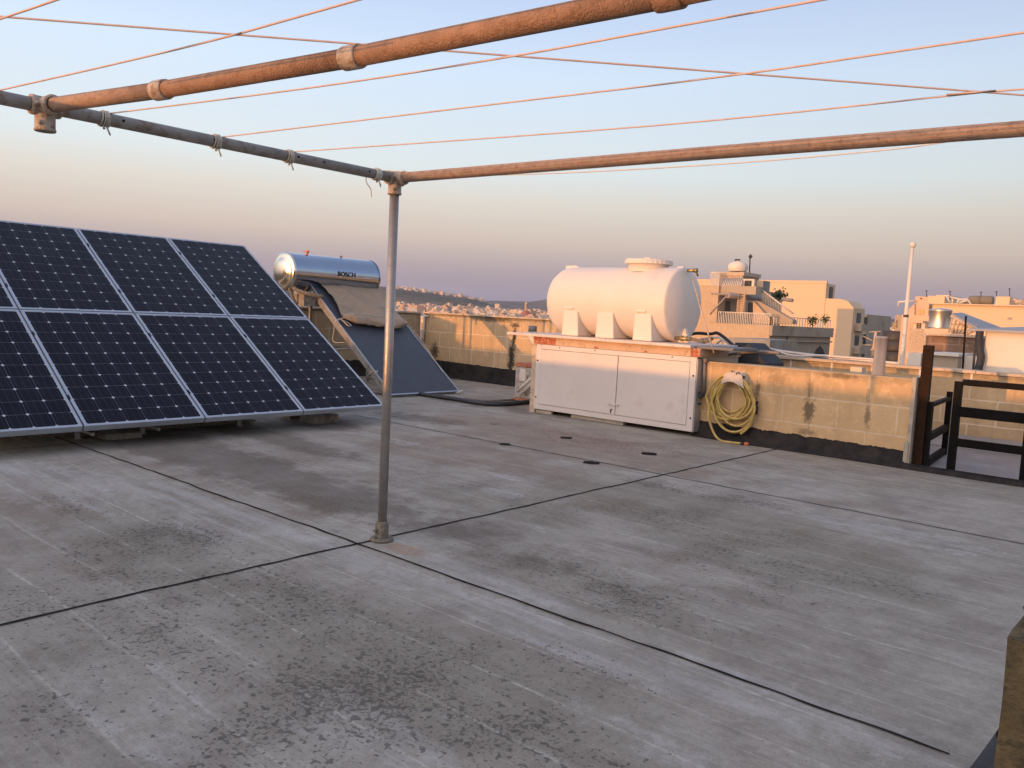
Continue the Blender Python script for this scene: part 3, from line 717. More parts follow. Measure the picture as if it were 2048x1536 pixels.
# canvas over the upper collector
def cpt(px, py, h=.02): p = on_plane(px, py, c0, cn); return p+cn*h
TL, TR, BL, BR = cpt(640, 574), cpt(748, 576), cpt(682, 642), cpt(812, 655)
cv = thing('canvas_cover', 'tan canvas tied over the top of the heater collector, lower edge rolled up', 'canvas', tuple(BL))
def canvas(u, v):
    l = TL.lerp(BL, v)+V((0, .06*math.sin(v*math.pi), 0)); r = TR.lerp(BR, v)+V((0, .03*math.sin(v*math.pi*1.5), 0))
    p = l.lerp(r, u)
    h = .018+.02*math.sin(u*4+v*3)**2+.030*abs(mnoise.noise(V((u*5, v*4, 2))))+.03*max(0, math.sin(v*3.1))*math.exp(-((u-.6*v-.15)/.10)**2)
    return p+cn*h
MB().grid(canvas, 50, 34).build('sheet', M['canvas'], cv)
def roll(u, v):
    p = BL.lerp(BR, u)+cs*(.02-.05*math.sin(u*math.pi)); a = v*2*math.pi
    rr = (.066+.022*mnoise.noise(V((u*5, math.cos(a)*1.1, math.sin(a)*1.1)))+.007*mnoise.noise(V((u*16, math.cos(a)*2, math.sin(a)*2))))*(min(1, u*5+.25))*(min(1, (1-u)*9+.35))
    return p+cn*(.055+rr*.8*math.sin(a))+cs*(rr*1.35*math.cos(a)+.035*mnoise.noise(V((u*6, 3, 1))))
MB().grid(roll, 90, 22).build('rolled_edge', M['canvas'], cv)
rp1 = [cpt(676, 643, .03), cpt(705, 640, .12), cpt(740, 644, .13), cpt(775, 648, .13), cpt(822, 660, .05)]
mb = MB(); mb.tube(smooth_curve(rp1, 6), .006, 6)
mb.tube(smooth_curve([cpt(676, 643, .05), cpt(690, 649, .05), cpt(699, 657, .06), cpt(693, 658, .06), cpt(684, 648, .05), cpt(678, 643, .05)], 6), .006, 6)
mb.tube(smooth_curve([cpt(678, 642, .05), cpt(669, 646, .02), on_y(668, 660, 7.25), on_y(667, 683, 7.25), on_y(690, 685, 7.3)], 6), .006, 6)
mb.tube(smooth_curve([cpt(814, 656, .05), cpt(835, 676, .03), cpt(862, 712, .015), cpt(885, 745, .01)], 6), .005, 6)
mb.build('rope', M['rope'], cv)
mb = MB(); mb.tube(smooth_curve([on_y(735, 752, 7.25), on_y(742, 744, 7.25), on_y(750, 742, 7.25), on_y(756, 743, 7.25), on_y(748, 747, 7.25)], 5), .006, 6)
tag(mb.build('tie_cord', M['rope']), 'short pale cord knotted low on the left edge of the heater collector', 'cord')

# black water pipe lying on the deck
mb = MB(); P = [on_z(840, 788, .03), on_z(905, 797, .03), on_z(960, 806, .03), on_z(1010, 808, .03), on_z(1062, 803, .03)]
mb.tube(smooth_curve(P, 8), .030, 10)
fp = mb.build('floor_pipe', M['blackpipe']); tag(fp, 'black lagged water pipe lying on the deck between heater and white cabinet', 'pipe')
mb = MB(); P = [on_z(930, 796, .02), on_z(985, 801, .02), on_z(1050, 797, .02)]
tag(MB().tube(smooth_curve(P, 8), .016, 8).build('floor_pipe', M['pipegrey']), 'thin grey pipe lying just behind the black one on the deck', 'pipe')

# rusty condenser unit
ac = thing('condenser_unit', 'small rust-eaten white metal unit standing left of the white cabinet', 'condenser', (-7.35, 8.6, 0))
q0 = on_z(1027, 803, 0.05)
x0, y0 = -7.62, 8.62
a0 = on_y(1028, 800, 8.62).x; a1 = on_y(1068, 800, 8.62).x
MB().box(a0, 8.62, .06, a0+.20, 8.95, .50).build('casing', M['acwhite'], ac, bevel=.01)
MB().box(a0+.205, 8.60, .06, a1+.12, 8.93, .49).build('casing', M['acwhite'], ac, bevel=.01)
mb = MB(); mb.box(a0-.01, 8.60, .50, a1+.14, 8.97, .545); mb.box(a0, 8.6, .03, a0+.32, 8.96, .058); mb.build('rusted_lid', M['redrust'], ac)
MB().box(a0+.09, 8.605, .30, a0+.20, 8.619, .47).build('service_plate', M['white'], ac)
mb = MB(); mb.tube([(a1+.1, 8.5, .42), (a0+.14, 8.52, .16)], .022, 8); mb.tube([(a1+.1, 8.52, .36), (a0+.16, 8.55, .10)], .018, 8); mb.build('drain_hose', M['whitepipe'], ac)

# ================================================================== tank cupboard
cb = thing('tank_cabinet', 'white metal cupboard with two doors below the water tank, sunlight on its upper strip', 'cabinet', (-5.35, 8.3, 0))
X1, X2, ZB, ZT, YF = -6.47, -4.245, .052, .862, 7.90
MB().box(-6.50, 8.06, .06, -4.272, 8.95, .865).box(-6.56, 7.95, 0, -6.502, 8.95, .865).box(-6.4, 8.3, 0, -4.272, 8.9, .059).build('masonry_base', M['cream2'], cb)
MB().prism([(-6.56, .0), (-6.475, .0), (-6.475, .86), (-6.54, .86), (-6.56, .80)], 'y', 7.925, 7.948).build('side_plaster', M['coping'], cb)
mb = MB(); fw = .075
mb.box(X1, YF, ZB, X1+fw, YF+.04, ZT); mb.box(X2-fw, YF, ZB, X2, YF+.04, ZT); mb.box(X1+fw, YF, ZB, X2-fw, YF+.04, ZB+.062); mb.box(X1+fw, YF, ZT-.055, X2-fw, YF+.04, ZT)
mb.build('frame', M['white'], cb, bevel=.002)
MB().box(X1+.01, YF+.012, ZB+.01, X2-.01, YF+.045, ZT-.01).build('door_recess', M['gap'], cb)
xm = -5.245
def door(x0, x1, nm):
    z0, z1 = ZB+.066, ZT-.059
    d = MB().box(x0, YF-.002, z0, x1, YF+.02, z1).build('door', M['white'], cb, bevel=.002)
    s = MB(); e = .085
    s.box(x0+.002, YF-.006, z0+.002, x1-.002, YF-.0022, z0+.05); s.build('door_rail', M['white'], d, bevel=.0015)
    return d
dl = door(X1+fw+.003, xm-.003, 'l'); dr_ = door(xm+.003, X2-fw-.004, 'r')
MB().box(xm-.075, YF-.009, ZB+.066, xm-.003, YF-.0025, ZT-.06).build('closing_strip', M['white'], dl)
mb = MB(); mb.tube([(xm-.09, YF-.018, .235), (xm+.05, YF-.018, .235)], .008, 8); mb.box(xm-.06, YF-.016, .222, xm-.03, YF-.009, .248); mb.box(xm+.018, YF-.016, .222, xm+.044, YF-.003, .248); mb.build('latch', M['offwhite'], dl)
mb = MB(); mb.tube([(xm-.055, YF-.016, .175), (xm-.035, YF-.02, .178)], .006, 6); mb.box(xm-.062, YF-.014, .13, xm-.052, YF-.009, .178); mb.build('key', M['bolt'], dl)
mb = MB()
for xx in (X1+.025, X2-.028):
    for zz in (.20, .66): mb.lathe([(0, .004), (.011, .003), (.012, 0)], (xx, YF, zz), (0, -1, 0), 10)
for xx in (X1+.36, -5.58, X2-.30): mb.lathe([(0, .004), (.008, .003), (.009, 0)], (xx, YF, ZT-.02), (0, -1, 0), 8)
mb.build('bolt', M['bolt'], cb)
mb = MB(); mb.box(X2+.001, YF+.01, ZB, X2+.012, 8.04, ZT-.02); mb.build('edge_trim', M['aluside'], cb)
MB().box(-5.9, YF+.03, .004, -5.15, YF+.09, .045).box(-6.45, YF+.02, .003, -6.2, YF+.06, .04).build('packing_strip', M['plaster'], cb)
mb = MB(); mb.box(-6.53, 7.915, .866, -4.22, 8.9, .955); mb.build('beam', M['beam'], cb)
mb = MB(); mb.box(-6.535, 7.91, .868, -6.19, 7.9148, .953); mb.box(-4.33, 7.91, .868, -4.215, 7.9148, .953); mb.box(-5.60, 7.909, .868, -5.55, 7.9148, .89); mb.box(-4.92, 7.909, .870, -4.88, 7.9148, .888); mb.build('rust_patch', M['redrust'], cb)
mb = MB()
mb.box(-6.93, 7.84, .958, -5.4, 8.98, .990); mb.box(-5.397, 7.842, .957, -4.30, 8.98, .989); mb.build('shelf', M['slab'], cb, bevel=.004)
MB().box(-4.298, 7.95, .955, -3.86, 8.55, .984).build('shelf_end', M['slate'], cb, bevel=.003)

# ================================================================== white water tank
tk = thing('water_tank', 'large white plastic water tank lying on the cupboard shelf, glowing in low sun', 'water tank', (-5.65, 8.47, .99))
ty, tz, tr = 8.47, 1.425, .432
xa, xb = -6.61, -4.665
pr_ = [(0, 0), (.10, .004), (.2, .018), (.30, .05), (.37, .10), (.415, .17), (tr, .25)]
L_ = xb-xa
prof = [(r_, a) for r_, a in pr_]+[(tr+.002, .5), (tr, 1.0), (tr+.002, 1.5)]+[(tr, L_-.125), (tr-.004, L_-.113), (tr-.014, L_-.104), (.395, L_-.092), (.33, L_-.062), (.25, L_-.034), (.15, L_-.012), (0, L_)]
MB().lathe(prof, (xa, ty, tz), (1, 0, 0), 72).build('shell', M['tank'], tk)
for i, (xl, xr) in enumerate(((-6.20, -5.945), (-5.69, -5.425), (-5.165, -4.905))):
    mb = MB(); yf, yk = 8.035, 8.905; z0 = .992; zt = 1.30
    mb.hexa([(xl, yf, z0), (xr, yf, z0), (xr, yk, z0), (xl, yk, z0)], [(xl+.012, yf+.006, zt), (xr-.03, yf+.006, zt), (xr-.03, yk-.006, zt), (xl+.012, yk-.006, zt)])
    if i in (0, 2): mb.box(xl+.03, 8.031, 1.315, xl+.16, 8.2, 1.345); 
    mb.build('saddle_leg', M['tank'], tk, bevel=.012)
lx = -5.275
MB().lathe([(.24, -.06), (.24, .035), (.255, .04)], (lx, ty, tz+tr), (0, 0, 1), 48).build('neck', M['tank'], tk)
mb = MB(); seg = 120; lz = tz+tr+.035
pts0 = []; 
for k in range(seg):
    a = k*2*math.pi/seg; rr = .284 if (k//2) % 2 else .280
    pts0.append((lx+rr*math.cos(a), ty+rr*math.sin(a)))
mb.prism(pts0, 'z', lz, lz+.042); mb.lathe([(.278, 0), (.27, .012), (.2, .016), (.19, .006), (0, .01)], (lx, ty, lz+.042), (0, 0, 1), 48)
for a in (0.4, 2.2, 3.6, 5.3): mb.box(-.035, .17, .045, .035, .26, .066, Matrix.Translation((lx, ty, lz)) @ Matrix.Rotation(a, 4, 'Z'))
mb.build('lid', M['tank'], tk)
mb = MB()
mb.prism([(-4.98, 1.82), (-4.86, 1.868), (-4.79, 1.87), (-4.775, 1.66), (-4.82, 1.70)], 'y', ty-.03, ty+.03)
mb.prism([(-6.47, 1.72), (-6.49, 1.875), (-6.33, 1.878), (-6.2, 1.83)], 'y', ty-.05, ty+.05)
mb.prism([(-4.9, .992), (-4.64, .992), (-4.70, 1.16), (-4.8, 1.2)], 'y', ty-.06, ty-.0)
mb.build('moulded_fin', M['tank'], tk, bevel=.008)
mb = MB(); p = on_x(1378, 541, -4.70)
mb.tube([V((-4.72, p.y, p.z)), V((-4.62, p.y, p.z))], .022, 10); mb.lathe([(0, -.01), (.028, -.01), (.028, .014), (0, .014)], (-4.61, p.y, p.z), (1, 0, 0), 12)
mb.tube([V((-4.61, p.y, p.z)), V((-4.60, p.y+.03, p.z-.06))], .012, 8); mb.build('inlet_valve', M['brass'], tk)
mb = MB(); p = on_x(1366, 681, -4.62)
mb.tube([V((-4.72, p.y, 1.045)), V((-4.52, p.y, 1.045))], .024, 10)
mb.lathe([(0, -.012), (.034, -.012), (.034, .012), (0, .012)], (-4.63, p.y, 1.045), (1, 0, 0), 12); mb.lathe([(0, -.01), (.03, -.01), (.03, .01), (0, .01)], (-4.57, p.y, 1.045), (1, 0, 0), 12)
mb.build('outlet_fitting', M['brass'], tk)
mb = MB(); mb.tube([(-4.52, p.y, 1.045), (-4.43, p.y+.02, 1.03), (-4.36, p.y+.03, 1.02)], .02, 8); mb.tube([(-4.36, p.y+.03, 1.02), (-4.28, p.y+.05, 1.07)], .022, 8)
tag(mb.build('feed_pipe', M['castiron']), 'short dull pipe joined to the tank outlet on the slate shelf', 'pipe')
# cane leaning against the tank
o = MB().tube([on_y(1384, 553, 8.3), on_y(1405, 630, 8.15), on_y(1428, 706, 8.1)], .0085, 8).build('cane', M['coping'])
tag(o, 'thin straight cane leaning from the tank inlet down to the slate shelf', 'cane')

# duct at the left end of the shelf
mb = MB()
dp = smooth_curve([on_y(1083, 690, 9.1), on_y(1072, 684, 9.1), on_y(1066, 674, 9.1), on_y(1065, 664, 9.1)], 10)
mb.tube(dp, .07, 16, True, [.074 if i % 2 else .062 for i in range(len(dp))])
dt = mb.build('flexible_duct', M['offwhite']); tag(dt, 'ribbed grey duct elbow rising behind the left end of the tank shelf', 'duct')
c_ = on_y(1065, 664, 9.1); MB().tube([c_, c_+V((0, 0, .09))], .062, 16).build('collar', M['pipegrey'], dt)

# ================================================================== pipe and tap between cupboard and hose
tp_ = thing('tap_pipe', 'grey down pipe with a black tap beside the right edge of the white cupboard', 'tap', tuple(on_y(1409, 790, 8.0)))
g = lambda px, py, yy=8.02: on_y(px, py, yy)
MB().tube([g(1409, 718), g(1409, 740), g(1408, 787)], .017, 10).lathe([(0, 0), (.024, 0), (.024, .05), (0, .05)], g(1410, 726), (0, 0, 1), 10).build('down_pipe', M['pipegrey'], tp_)
MB().tube(smooth_curve([g(1409, 788), g(1403, 791, 7.96), g(1399, 796, 7.95)], 4), .018, 8).box(*(g(1404, 789, 7.97)-V((.05, .01, .0))), *(g(1404, 789, 7.97)+V((.06, .01, .03)))).build('tap', M['blackrub'], tp_)
MB().tube([g(1399, 806, 7.98), g(1399, 809, 7.98)], .017, 8).build('hose_end', M['blackrub'], tp_)
MB().tube(smooth_curve([g(1399, 810, 7.98), g(1403, 821, 7.98), g(1410, 832, 7.98)], 6), .004, 6).build('thin_tube', M['hose'], tp_)

# ---- hose on its holder
hs = thing('garden_hose', 'long yellow garden hose hung in loose loops on the parapet, orange tip on the deck', 'hose', tuple(on_z(1460, 885, 0)))
mb = MB(); rnd = random.Random(4)
def loop_pts(k, n=26):
    ox = rnd.uniform(-3, 3); yy = 7.995-.016*(k % 4)-rnd.uniform(0, .006)
    l = 1424+rnd.uniform(-10, 13)-(k % 3)*3; r = 1498+rnd.uniform(-12, 12); bot = 846+rnd.uniform(-16, 24)
    out = []
    cx = (l+r)/2; top = 760
    for i in range(n+1):
        a = math.pi/2+2*math.pi*i/n                       # start on top of the holder
        sx = math.cos(a); sy = math.sin(a)
        yc = 768+(bot-768)*.44
        wx = (r-l)/2*(1.0 if sy < 0.1 else 1-.42*(sy-.1)**1.3)
        px = cx+wx*sx+(3 if sy < 0 else 0); py = yc-sy*((yc-750) if sy > 0 else (bot-yc))
        out.append(on_y(px+ox*.4, py, yy if sy < .2 else yy-.02))
    return out
for k in range(9): mb.tube(smooth_curve(loop_pts(k), 3), .0125, 8, False)
for bot, l, r in ((822, 1436, 1488), (834, 1430, 1492)):
    pts = [on_y(1440+ (l-1430)*.2, 770, 7.99), on_y(l, 800, 7.985), on_y((l+r)/2-8, bot, 7.98), on_y((l+r)/2+12, bot-1, 7.98), on_y(r, 808, 7.985), on_y(1497, 775, 7.985)]
    mb.tube(smooth_curve(pts, 7), .0125, 8)
mb.tube(smooth_curve([on_y(1440, 760, 7.96), on_y(1424, 800, 7.955), on_y(1417, 830, 7.95), on_y(1426, 862, 7.945), on_z(1438, 879, .014), on_z(1455, 884, .014), on_z(1483, 887, .014)], 8), .0135, 8)
mb.tube(smooth_curve([on_y(1500, 770, 7.96), on_y(1509, 815, 7.955), on_y(1500, 850, 7.95), on_y(1481, 868, 7.94)], 8), .0135, 8)
mb.build('hose_coil', M['hose'], hs)
e0, e1, e2 = on_z(1482, 887, .014), on_z(1489, 888, .014), on_z(1497, 889, .014)
MB().tube([e0, e1], .018, 10).build('ferrule', M['blackrub'], hs); MB().tube([e1, e2], .021, 10).build('tip', M['orange'], hs)
hh = thing('hose_holder', 'pale rust-spotted hose bracket fixed high on the parapet, inside the hose loops', 'hose bracket', tuple(on_y(1468, 760, 8.04)))
def hp(px, py, yy): return on_y(px, py, yy)
outl = [(1449, 747), (1462, 744), (1480, 748), (1484, 752), (1488, 778), (1480, 772), (1466, 764), (1455, 763), (1441, 768)]
mb = MB(); mb.hexa([hp(x, y, 7.90) for x, y in outl], [hp(x, y, 7.915) for x, y in outl]); mb.build('front_plate', M['holder'], hh)
def arch(u, v):
    a = math.pi*(.08+.84*u); c = V((-3.83, 0, .60)); 
    P0 = on_y(1441, 768, 7.90); P1 = on_y(1486, 775, 7.90); mid = (P0+P1)/2
    return V((mid.x-(P1-P0).length/2*math.cos(a), 7.90+.14*v, mid.z-.01+.10*math.sin(a)))
MB().grid(arch, 20, 2).build('saddle', M['holder'], hh)
b0 = [(1462, 740), (1490, 744), (1496, 758), (1496, 768), (1460, 760)]
MB().hexa([hp(x, y, 8.036) for x, y in b0], [hp(x, y, 8.048) for x, y in b0]).build('wall_plate', M['holder'], hh)
mb = MB(); mb.tube([hp(1478, 747, 7.95), hp(1472, 748, 7.90)], .014, 8); mb.tube([hp(1464, 741, 8.0), hp(1464, 746, 8.0)], .008, 6); mb.tube([hp(1486, 757, 8.0), hp(1488, 752, 8.0)], .014, 8); mb.build('screw', M['bolt'], hh)
nz = MB().tube([g(1512, 806, 8.0), g(1513, 815, 8.0), g(1512, 828, 8.0)], .017, 8); nz.tube([g(1510, 806, 7.99), g(1516, 804, 7.99)], .014, 6)
tag(nz.build('spray_gun', M['blackrub']), 'black spray nozzle hanging on the parapet just right of the hose coil', 'nozzle')

# ---- milky stub pipe on the parapet
p = on_y(1757, 742, 8.17)
o = MB().lathe([(.056, 0), (.055, .10), (.054, .2), (.054, .345), (.058, .348), (.058, .365), (.05, .37), (0, .372)], (p.x, 8.17, .823), (0, 0, 1), 28).build('vent_stub', M['frost'])
tag(o, 'milky white vent stub standing on the parapet near its right end', 'vent pipe')
o = MB().box(*on_y(1700, 746, 8.9)-V((0, 0, 0)), *(on_y(1724, 735, 8.9)+V((0, .12, 0)))).build('stone_block', M['cream2'])
q = on_y(1700, 746, 8.9); o2 = MB().box(q.x, 8.92, 0, q.x+.03, 8.98, q.z).box(q.x+.10, 8.92, 0, q.x+.13, 8.98, q.z).build('block_stand', M['plaster'], o)
tag(o, 'small cream stone block raised behind the parapet, left of the milky vent stub', 'block')

# ================================================================== black railing at the opening
gt = thing('iron_railing', 'black iron railing frame standing in the gap at the right end of the parapet', 'railing', (-1.8, 8.15, 0))
MB().box(-2.072, 8.10, .012, -1.992, 8.17, 1.135).build('tall_post', [M['ironbrown'], M['iron']], gt)  # brown of the sunlit top put into the whole post's colour
MB().box(-1.99, 8.12, .012, -1.955, 8.19, .62).build('post', M['iron'], gt)
dirv = V((-.09, 1.0, 0)).normalized(); sp0 = V((-1.975, 8.2, 0)); ln = 1.0
Mg = Matrix(((dirv.x, -dirv.y, 0, sp0.x), (dirv.y, dirv.x, 0, sp0.y), (0, 0, 1, 0), (0, 0, 0, 1)))
for z0, z1 in ((.575, .61), (.26, .325), (.02, .085)):
    MB().box(0, -.02, z0, ln, .02, z1, Mg).build('side_rail', M['iron'], gt)
MB().box(ln, -.025, .012, ln+.06, .025, .66, Mg).build('post', M['iron'], gt)
xq0 = on_y(1893, 938, 8.12).x; 
MB().box(xq0-.0, 8.10, .012, xq0+.062, 8.16, .83).build('post', M['iron'], gt)
xq1 = on_y(2038, 960, 8.12).x
MB().box(xq1, 8.10, .012, xq1+.06, 8.16, .83).build('post', M['iron'], gt)
for pa, pb in ((757, 769), (812, 832), (876, 892)):
    za = on_y(1905, pa, 8.11).z; zb = on_y(1905, pb, 8.11).z
    MB().box(xq0+.062, 8.108, zb, xq1, 8.152, za).build('front_rail', M['iron'], gt)
    MB().box(xq1+.06, 8.108, zb, 1.2, 8.152, za).build('front_rail', M['iron'], gt)

# ================================================================== pipes and cables behind the parapet
def run(px, yy, r, mat, name, lab, cat='pipe'):
    o = MB().tube(smooth_curve([on_y(a, b, yy) for a, b in px], 6), r, 8).build(name, M[mat]); tag(o, lab, cat); return o
run([(1340, 690), (1384, 668), (1420, 668), (1434, 666), (1450, 676), (1466, 690), (1482, 700), (1500, 704), (1530, 702), (1550, 706)], 9.2, .020, 'blackpipe', 'black_hose', 'thick black hose arching behind the tank then dropping along the parapet')
run([(1430, 690), (1446, 680), (1462, 692), (1480, 701), (1500, 703), (1520, 697), (1534, 696), (1550, 700), (1575, 709), (1600, 712), (1640, 711), (1680, 714), (1750, 719)], 9.6, .013, 'whitepipe', 'white_pipe', 'thin white pipe snaking over the rear wall, lit by the sun')
run([(1408, 718), (1425, 715), (1450, 711), (1480, 706), (1520, 703), (1560, 707)], 8.6, .017, 'pipegrey', 'grey_pipe', 'grey water pipe leading along the parapet top from the cupboard')
run([(1412, 717), (1440, 714), (1470, 709), (1510, 707), (1545, 709)], 8.75, .012, 'blackpipe', 'black_cable', 'thin black cable following the grey pipe on the parapet', 'cable')
run([(1402, 678), (1436, 675), (1444, 680), (1446, 692)], 9.1, .013, 'whitepipe', 'bent_pipe', 'white pipe bent down behind the slate shelf, right of the tank')
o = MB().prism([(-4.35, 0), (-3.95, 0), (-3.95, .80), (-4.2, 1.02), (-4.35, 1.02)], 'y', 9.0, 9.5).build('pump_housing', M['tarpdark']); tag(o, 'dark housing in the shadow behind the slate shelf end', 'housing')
q0 = on_y(1400, 694, 9.0); o = MB().tube([on_y(1404, 692, 8.7), on_y(1418, 684, 8.7)], .018, 8).build('pipe_sleeve', M['offwhite']); tag(o, 'pale sleeve of pipe lying beside the tank outlet', 'pipe')
run([(1548, 700), (1600, 707), (1680, 716), (1800, 727)], 10.1, .016, 'whitepipe', 'conduit', 'straight pale conduit fixed along the top of the rear wall', 'conduit')

# ================================================================== flagpole and roof gear beyond the wall
fl = thing('flagpole', 'slim white flagpole with ball finial rising behind the rear wall', 'flagpole', (-3.6, 13, -2))
MB().tube([on_y(1803, 735, 13)-V((0, 0, 1.2)), on_y(1803, 735, 13), on_y(1812, 632, 13), on_y(1825, 495, 13)], .03, 14, True, [.034, .034, .031, .022]).build('shaft', M['offwhite'], fl)
MB().lathe([(0, -.045), (.03, -.034), (.045, 0), (.03, .034), (0, .045)], on_y(1826, 490, 13), (0, 0, 1), 16).build('finial', M['offwhite'], fl)
MB().lathe([(.034, -.02), (.038, 0), (.034, .02)], on_y(1812, 632, 13), (0, 0, 1), 14).build('band', M['darkrail'], fl)

def face_box(mb, pl_, pr_, pt, pb, Y, dep, zp=None):
    """box whose front face is read off the photo at distance Y"""
    a = on_y(pl_, pb, Y); b_ = on_y(pr_, pt, Y); a2 = on_y(pl_, pt, Y); b2 = on_y(pr_, pb, Y)
    zt = (b_.z+a2.z)/2; zb = (a.z+b2.z)/2
    xl = (a.x+a2.x)/2; xr = (b_.x+b2.x)/2
    if zp: zt = on_y(zp, pt, Y).z; zb = on_y(zp, pb, Y).z
    mb.box(xl, Y, zb, xr, Y+dep, zt); return xl, xr, zb, zt
def side_len(x, Y, px, py):
    """how far back a wall at x must run from Y to end at pixel px"""
    return on_x(px, py, x).y-Y
GZ = -22.0
# near neighbour roof that carries the clutter (hidden below the wall, but real)
nb = thing('neighbour_building', 'low neighbouring rooftop with mixed sheds and tanks, right background', 'building', (-2, 14, GZ))
MB().box(-6, 11.2, GZ, 6, 16.5, -.25).build('wall', M['cream2'], nb)
# ---- white lean-to on the right
sh = thing('white_shed', 'white rendered shed with a grey overhanging roof at the right picture edge', 'shed', (0, 13, 0))
mb = MB(); Y = 14.0; xl, xr, zb, zt = face_box(mb, 1967, 2200, 664, 760, Y, 2.0, 1985); mb.b.free()
MB().box(xl, Y, -.25, xr, Y+2.0, zt).build('wall', M['offwhite'], sh)
rf = MB(); rz = zt
rf.hexa([(xl-.22, Y-.10, rz), (xr, Y-.10, rz), (xr, Y+2.1, rz+.20), (xl-.22, Y+2.1, rz+.02)], [(xl-.22, Y-.10, rz+.035), (xr, Y-.10, rz+.035), (xr, Y+2.1, rz+.235), (xl-.22, Y+2.1, rz+.055)])
rf.build('roof', M['roofblue'], sh)
mb = MB(); mb.tube(smooth_curve([on_y(1960, 662, 13.9), on_y(1958, 690, 13.9), on_y(1962, 715, 13.9), on_y(1957, 738, 13.9), on_y(1956, 760, 13.9)], 5), .055, 8)
mb.build('black_cloth', M['tarpdark'], sh)
# post whose shadow falls on the shed wall
# ---- roof shed with sloped sheet roof + lattice
ls = thing('lattice_pergola', 'timber lattice frame under a slanting grey sheet roof behind the brick wall', 'pergola', (-2.5, 22, -2))
Y = 22.0
P0, P1, P2, P3 = on_y(1903, 630, Y), on_y(1960, 663, Y), on_y(2010, 662, Y+1.5), on_y(1925, 629, Y+1.5)
mb = MB(); mb.hexa([P0, P1, P2, P3], [p+V((0, 0, .05)) for p in (P0, P1, P2, P3)]); mb.build('roof', M['roofblue'], ls)
mb = MB()
mb.tube([P0-V((0, .05, .02)), P1-V((0, .05, .02))], .035, 6)
for i in range(7):
    a = on_y(1905+i*8, 634+i*4.5, Y+.1); b_ = on_y(1898+i*6, 665+i*.5, Y+.1); mb.tube([a, b_], .022, 5)
for py in (648, 658, 668): mb.tube([on_y(1902, py, Y+.12), on_y(1955, py+4, Y+.12)], .02, 5)
mb.build('lattice', M['coping'], ls)
# ---- steel cylinder tank
st = thing('steel_tank', 'upright round steel water tank on a pale plinth, left of the pergola', 'water tank', (-4, 24, 0))
Y = 24.0; a = on_y(1860, 619, Y); b_ = on_y(1901, 657, Y); cx = (a.x+b_.x)/2; rr = abs(b_.x-a.x)/2
zt_, zb_ = on_y(1880, 619, Y).z, on_y(1880, 657, Y).z
MB().lathe([(0, zt_+.04), (rr*.6, zt_+.02), (rr, zt_), (rr+.012, zt_-.03), (rr, zt_-.06), (rr, zb_+.03), (rr+.01, zb_), (0, zb_)], (cx, Y, 0), (0, 0, 1), 40).build('drum', M['steeltank'], st)
mb = MB(); face_box(mb, 1848, 1903, 658, 672, Y-.6, 1.4); mb.build('plinth', M['cream2'], st)
# ---- brick wall
o = thing('brick_wall', 'weathered dark brick wall with pale coping below the pergola', 'wall', (-3, 21, -3))
mb = MB(); face_box(mb, 1853, 1960, 673, 760, 20.5, .4); mb.build('masonry', M['brickred'], o)
mb = MB(); face_box(mb, 1851, 1962, 669, 672.6, 20.4, .6); mb.build('coping', M['coping'], o)
o = MB(); face_box(o, 1918, 1957, 700, 735, 20.3, .15); o = o.build('stacked_tiles', M['brickred']); tag(o, 'stack of brown tiles leaning on the brick wall beside the antenna', 'tiles')
# sheds low
o = thing('low_shed', 'low grey shed with pale flat roof just above the rear wall', 'shed', (-3.5, 17, -2))
mb = MB(); face_box(mb, 1859, 1914, 712, 770, 17.0, 1.0); mb.build('wall', M['greyrender_shade'], o)
mb = MB(); face_box(mb, 1856, 1918, 706, 711.5, 16.9, 1.2); mb.build('roof', M['offwhite'], o)
o = MB(); face_box(o, 1813, 1840, 706, 770, 17.0, .4); o = o.build('rendered_wall', M['offwhite']); tag(o, 'short white wall between the flagpole and the tall railing post', 'wall')
o = MB(); face_box(o, 1916, 1955, 712, 770, 17.3, .3); o = o.build('rendered_wall', M['offwhite']); tag(o, 'short white wall left of the white shed, behind the thin poles', 'wall')
mb = MB(); mb.tube([on_y(1925, 745, 16), on_y(1932, 632, 16)], .017, 8); tag(mb.build('pole', M['ironbrown']), 'thin brown pole standing in front of the brick wall', 'pole')
mb = MB(); mb.tube([on_y(1946, 745, 16), on_y(1950, 690, 16)], .02, 8)
for i in range(5): mb.tube([on_y(1935+i*1, 686+i*4, 16), on_y(1962-i*1, 690+i*3, 16)], .008, 5)
tag(mb.build('antenna', M['darkrail']), 'small dark antenna on a post left of the white shed', 'antenna')
mb = MB(); mb.tube([on_y(1744, 716, 12), on_y(1752, 664, 12)], .02, 8); mb.tube([on_y(1738, 664, 12), on_y(1762, 663, 12)], .008, 5)
mb.tube([on_y(1726, 672, 12), on_y(1750, 684, 12)], .006, 5); mb.tube([on_y(1724, 690, 12), on_y(1748, 690, 12)], .006, 5); mb.tube([on_y(1742, 700, 12), on_y(1750, 699, 12)], .02, 6)
tag(mb.build('antenna', M['coping']), 'yellowish aerial mast left of the milky vent stub', 'antenna')

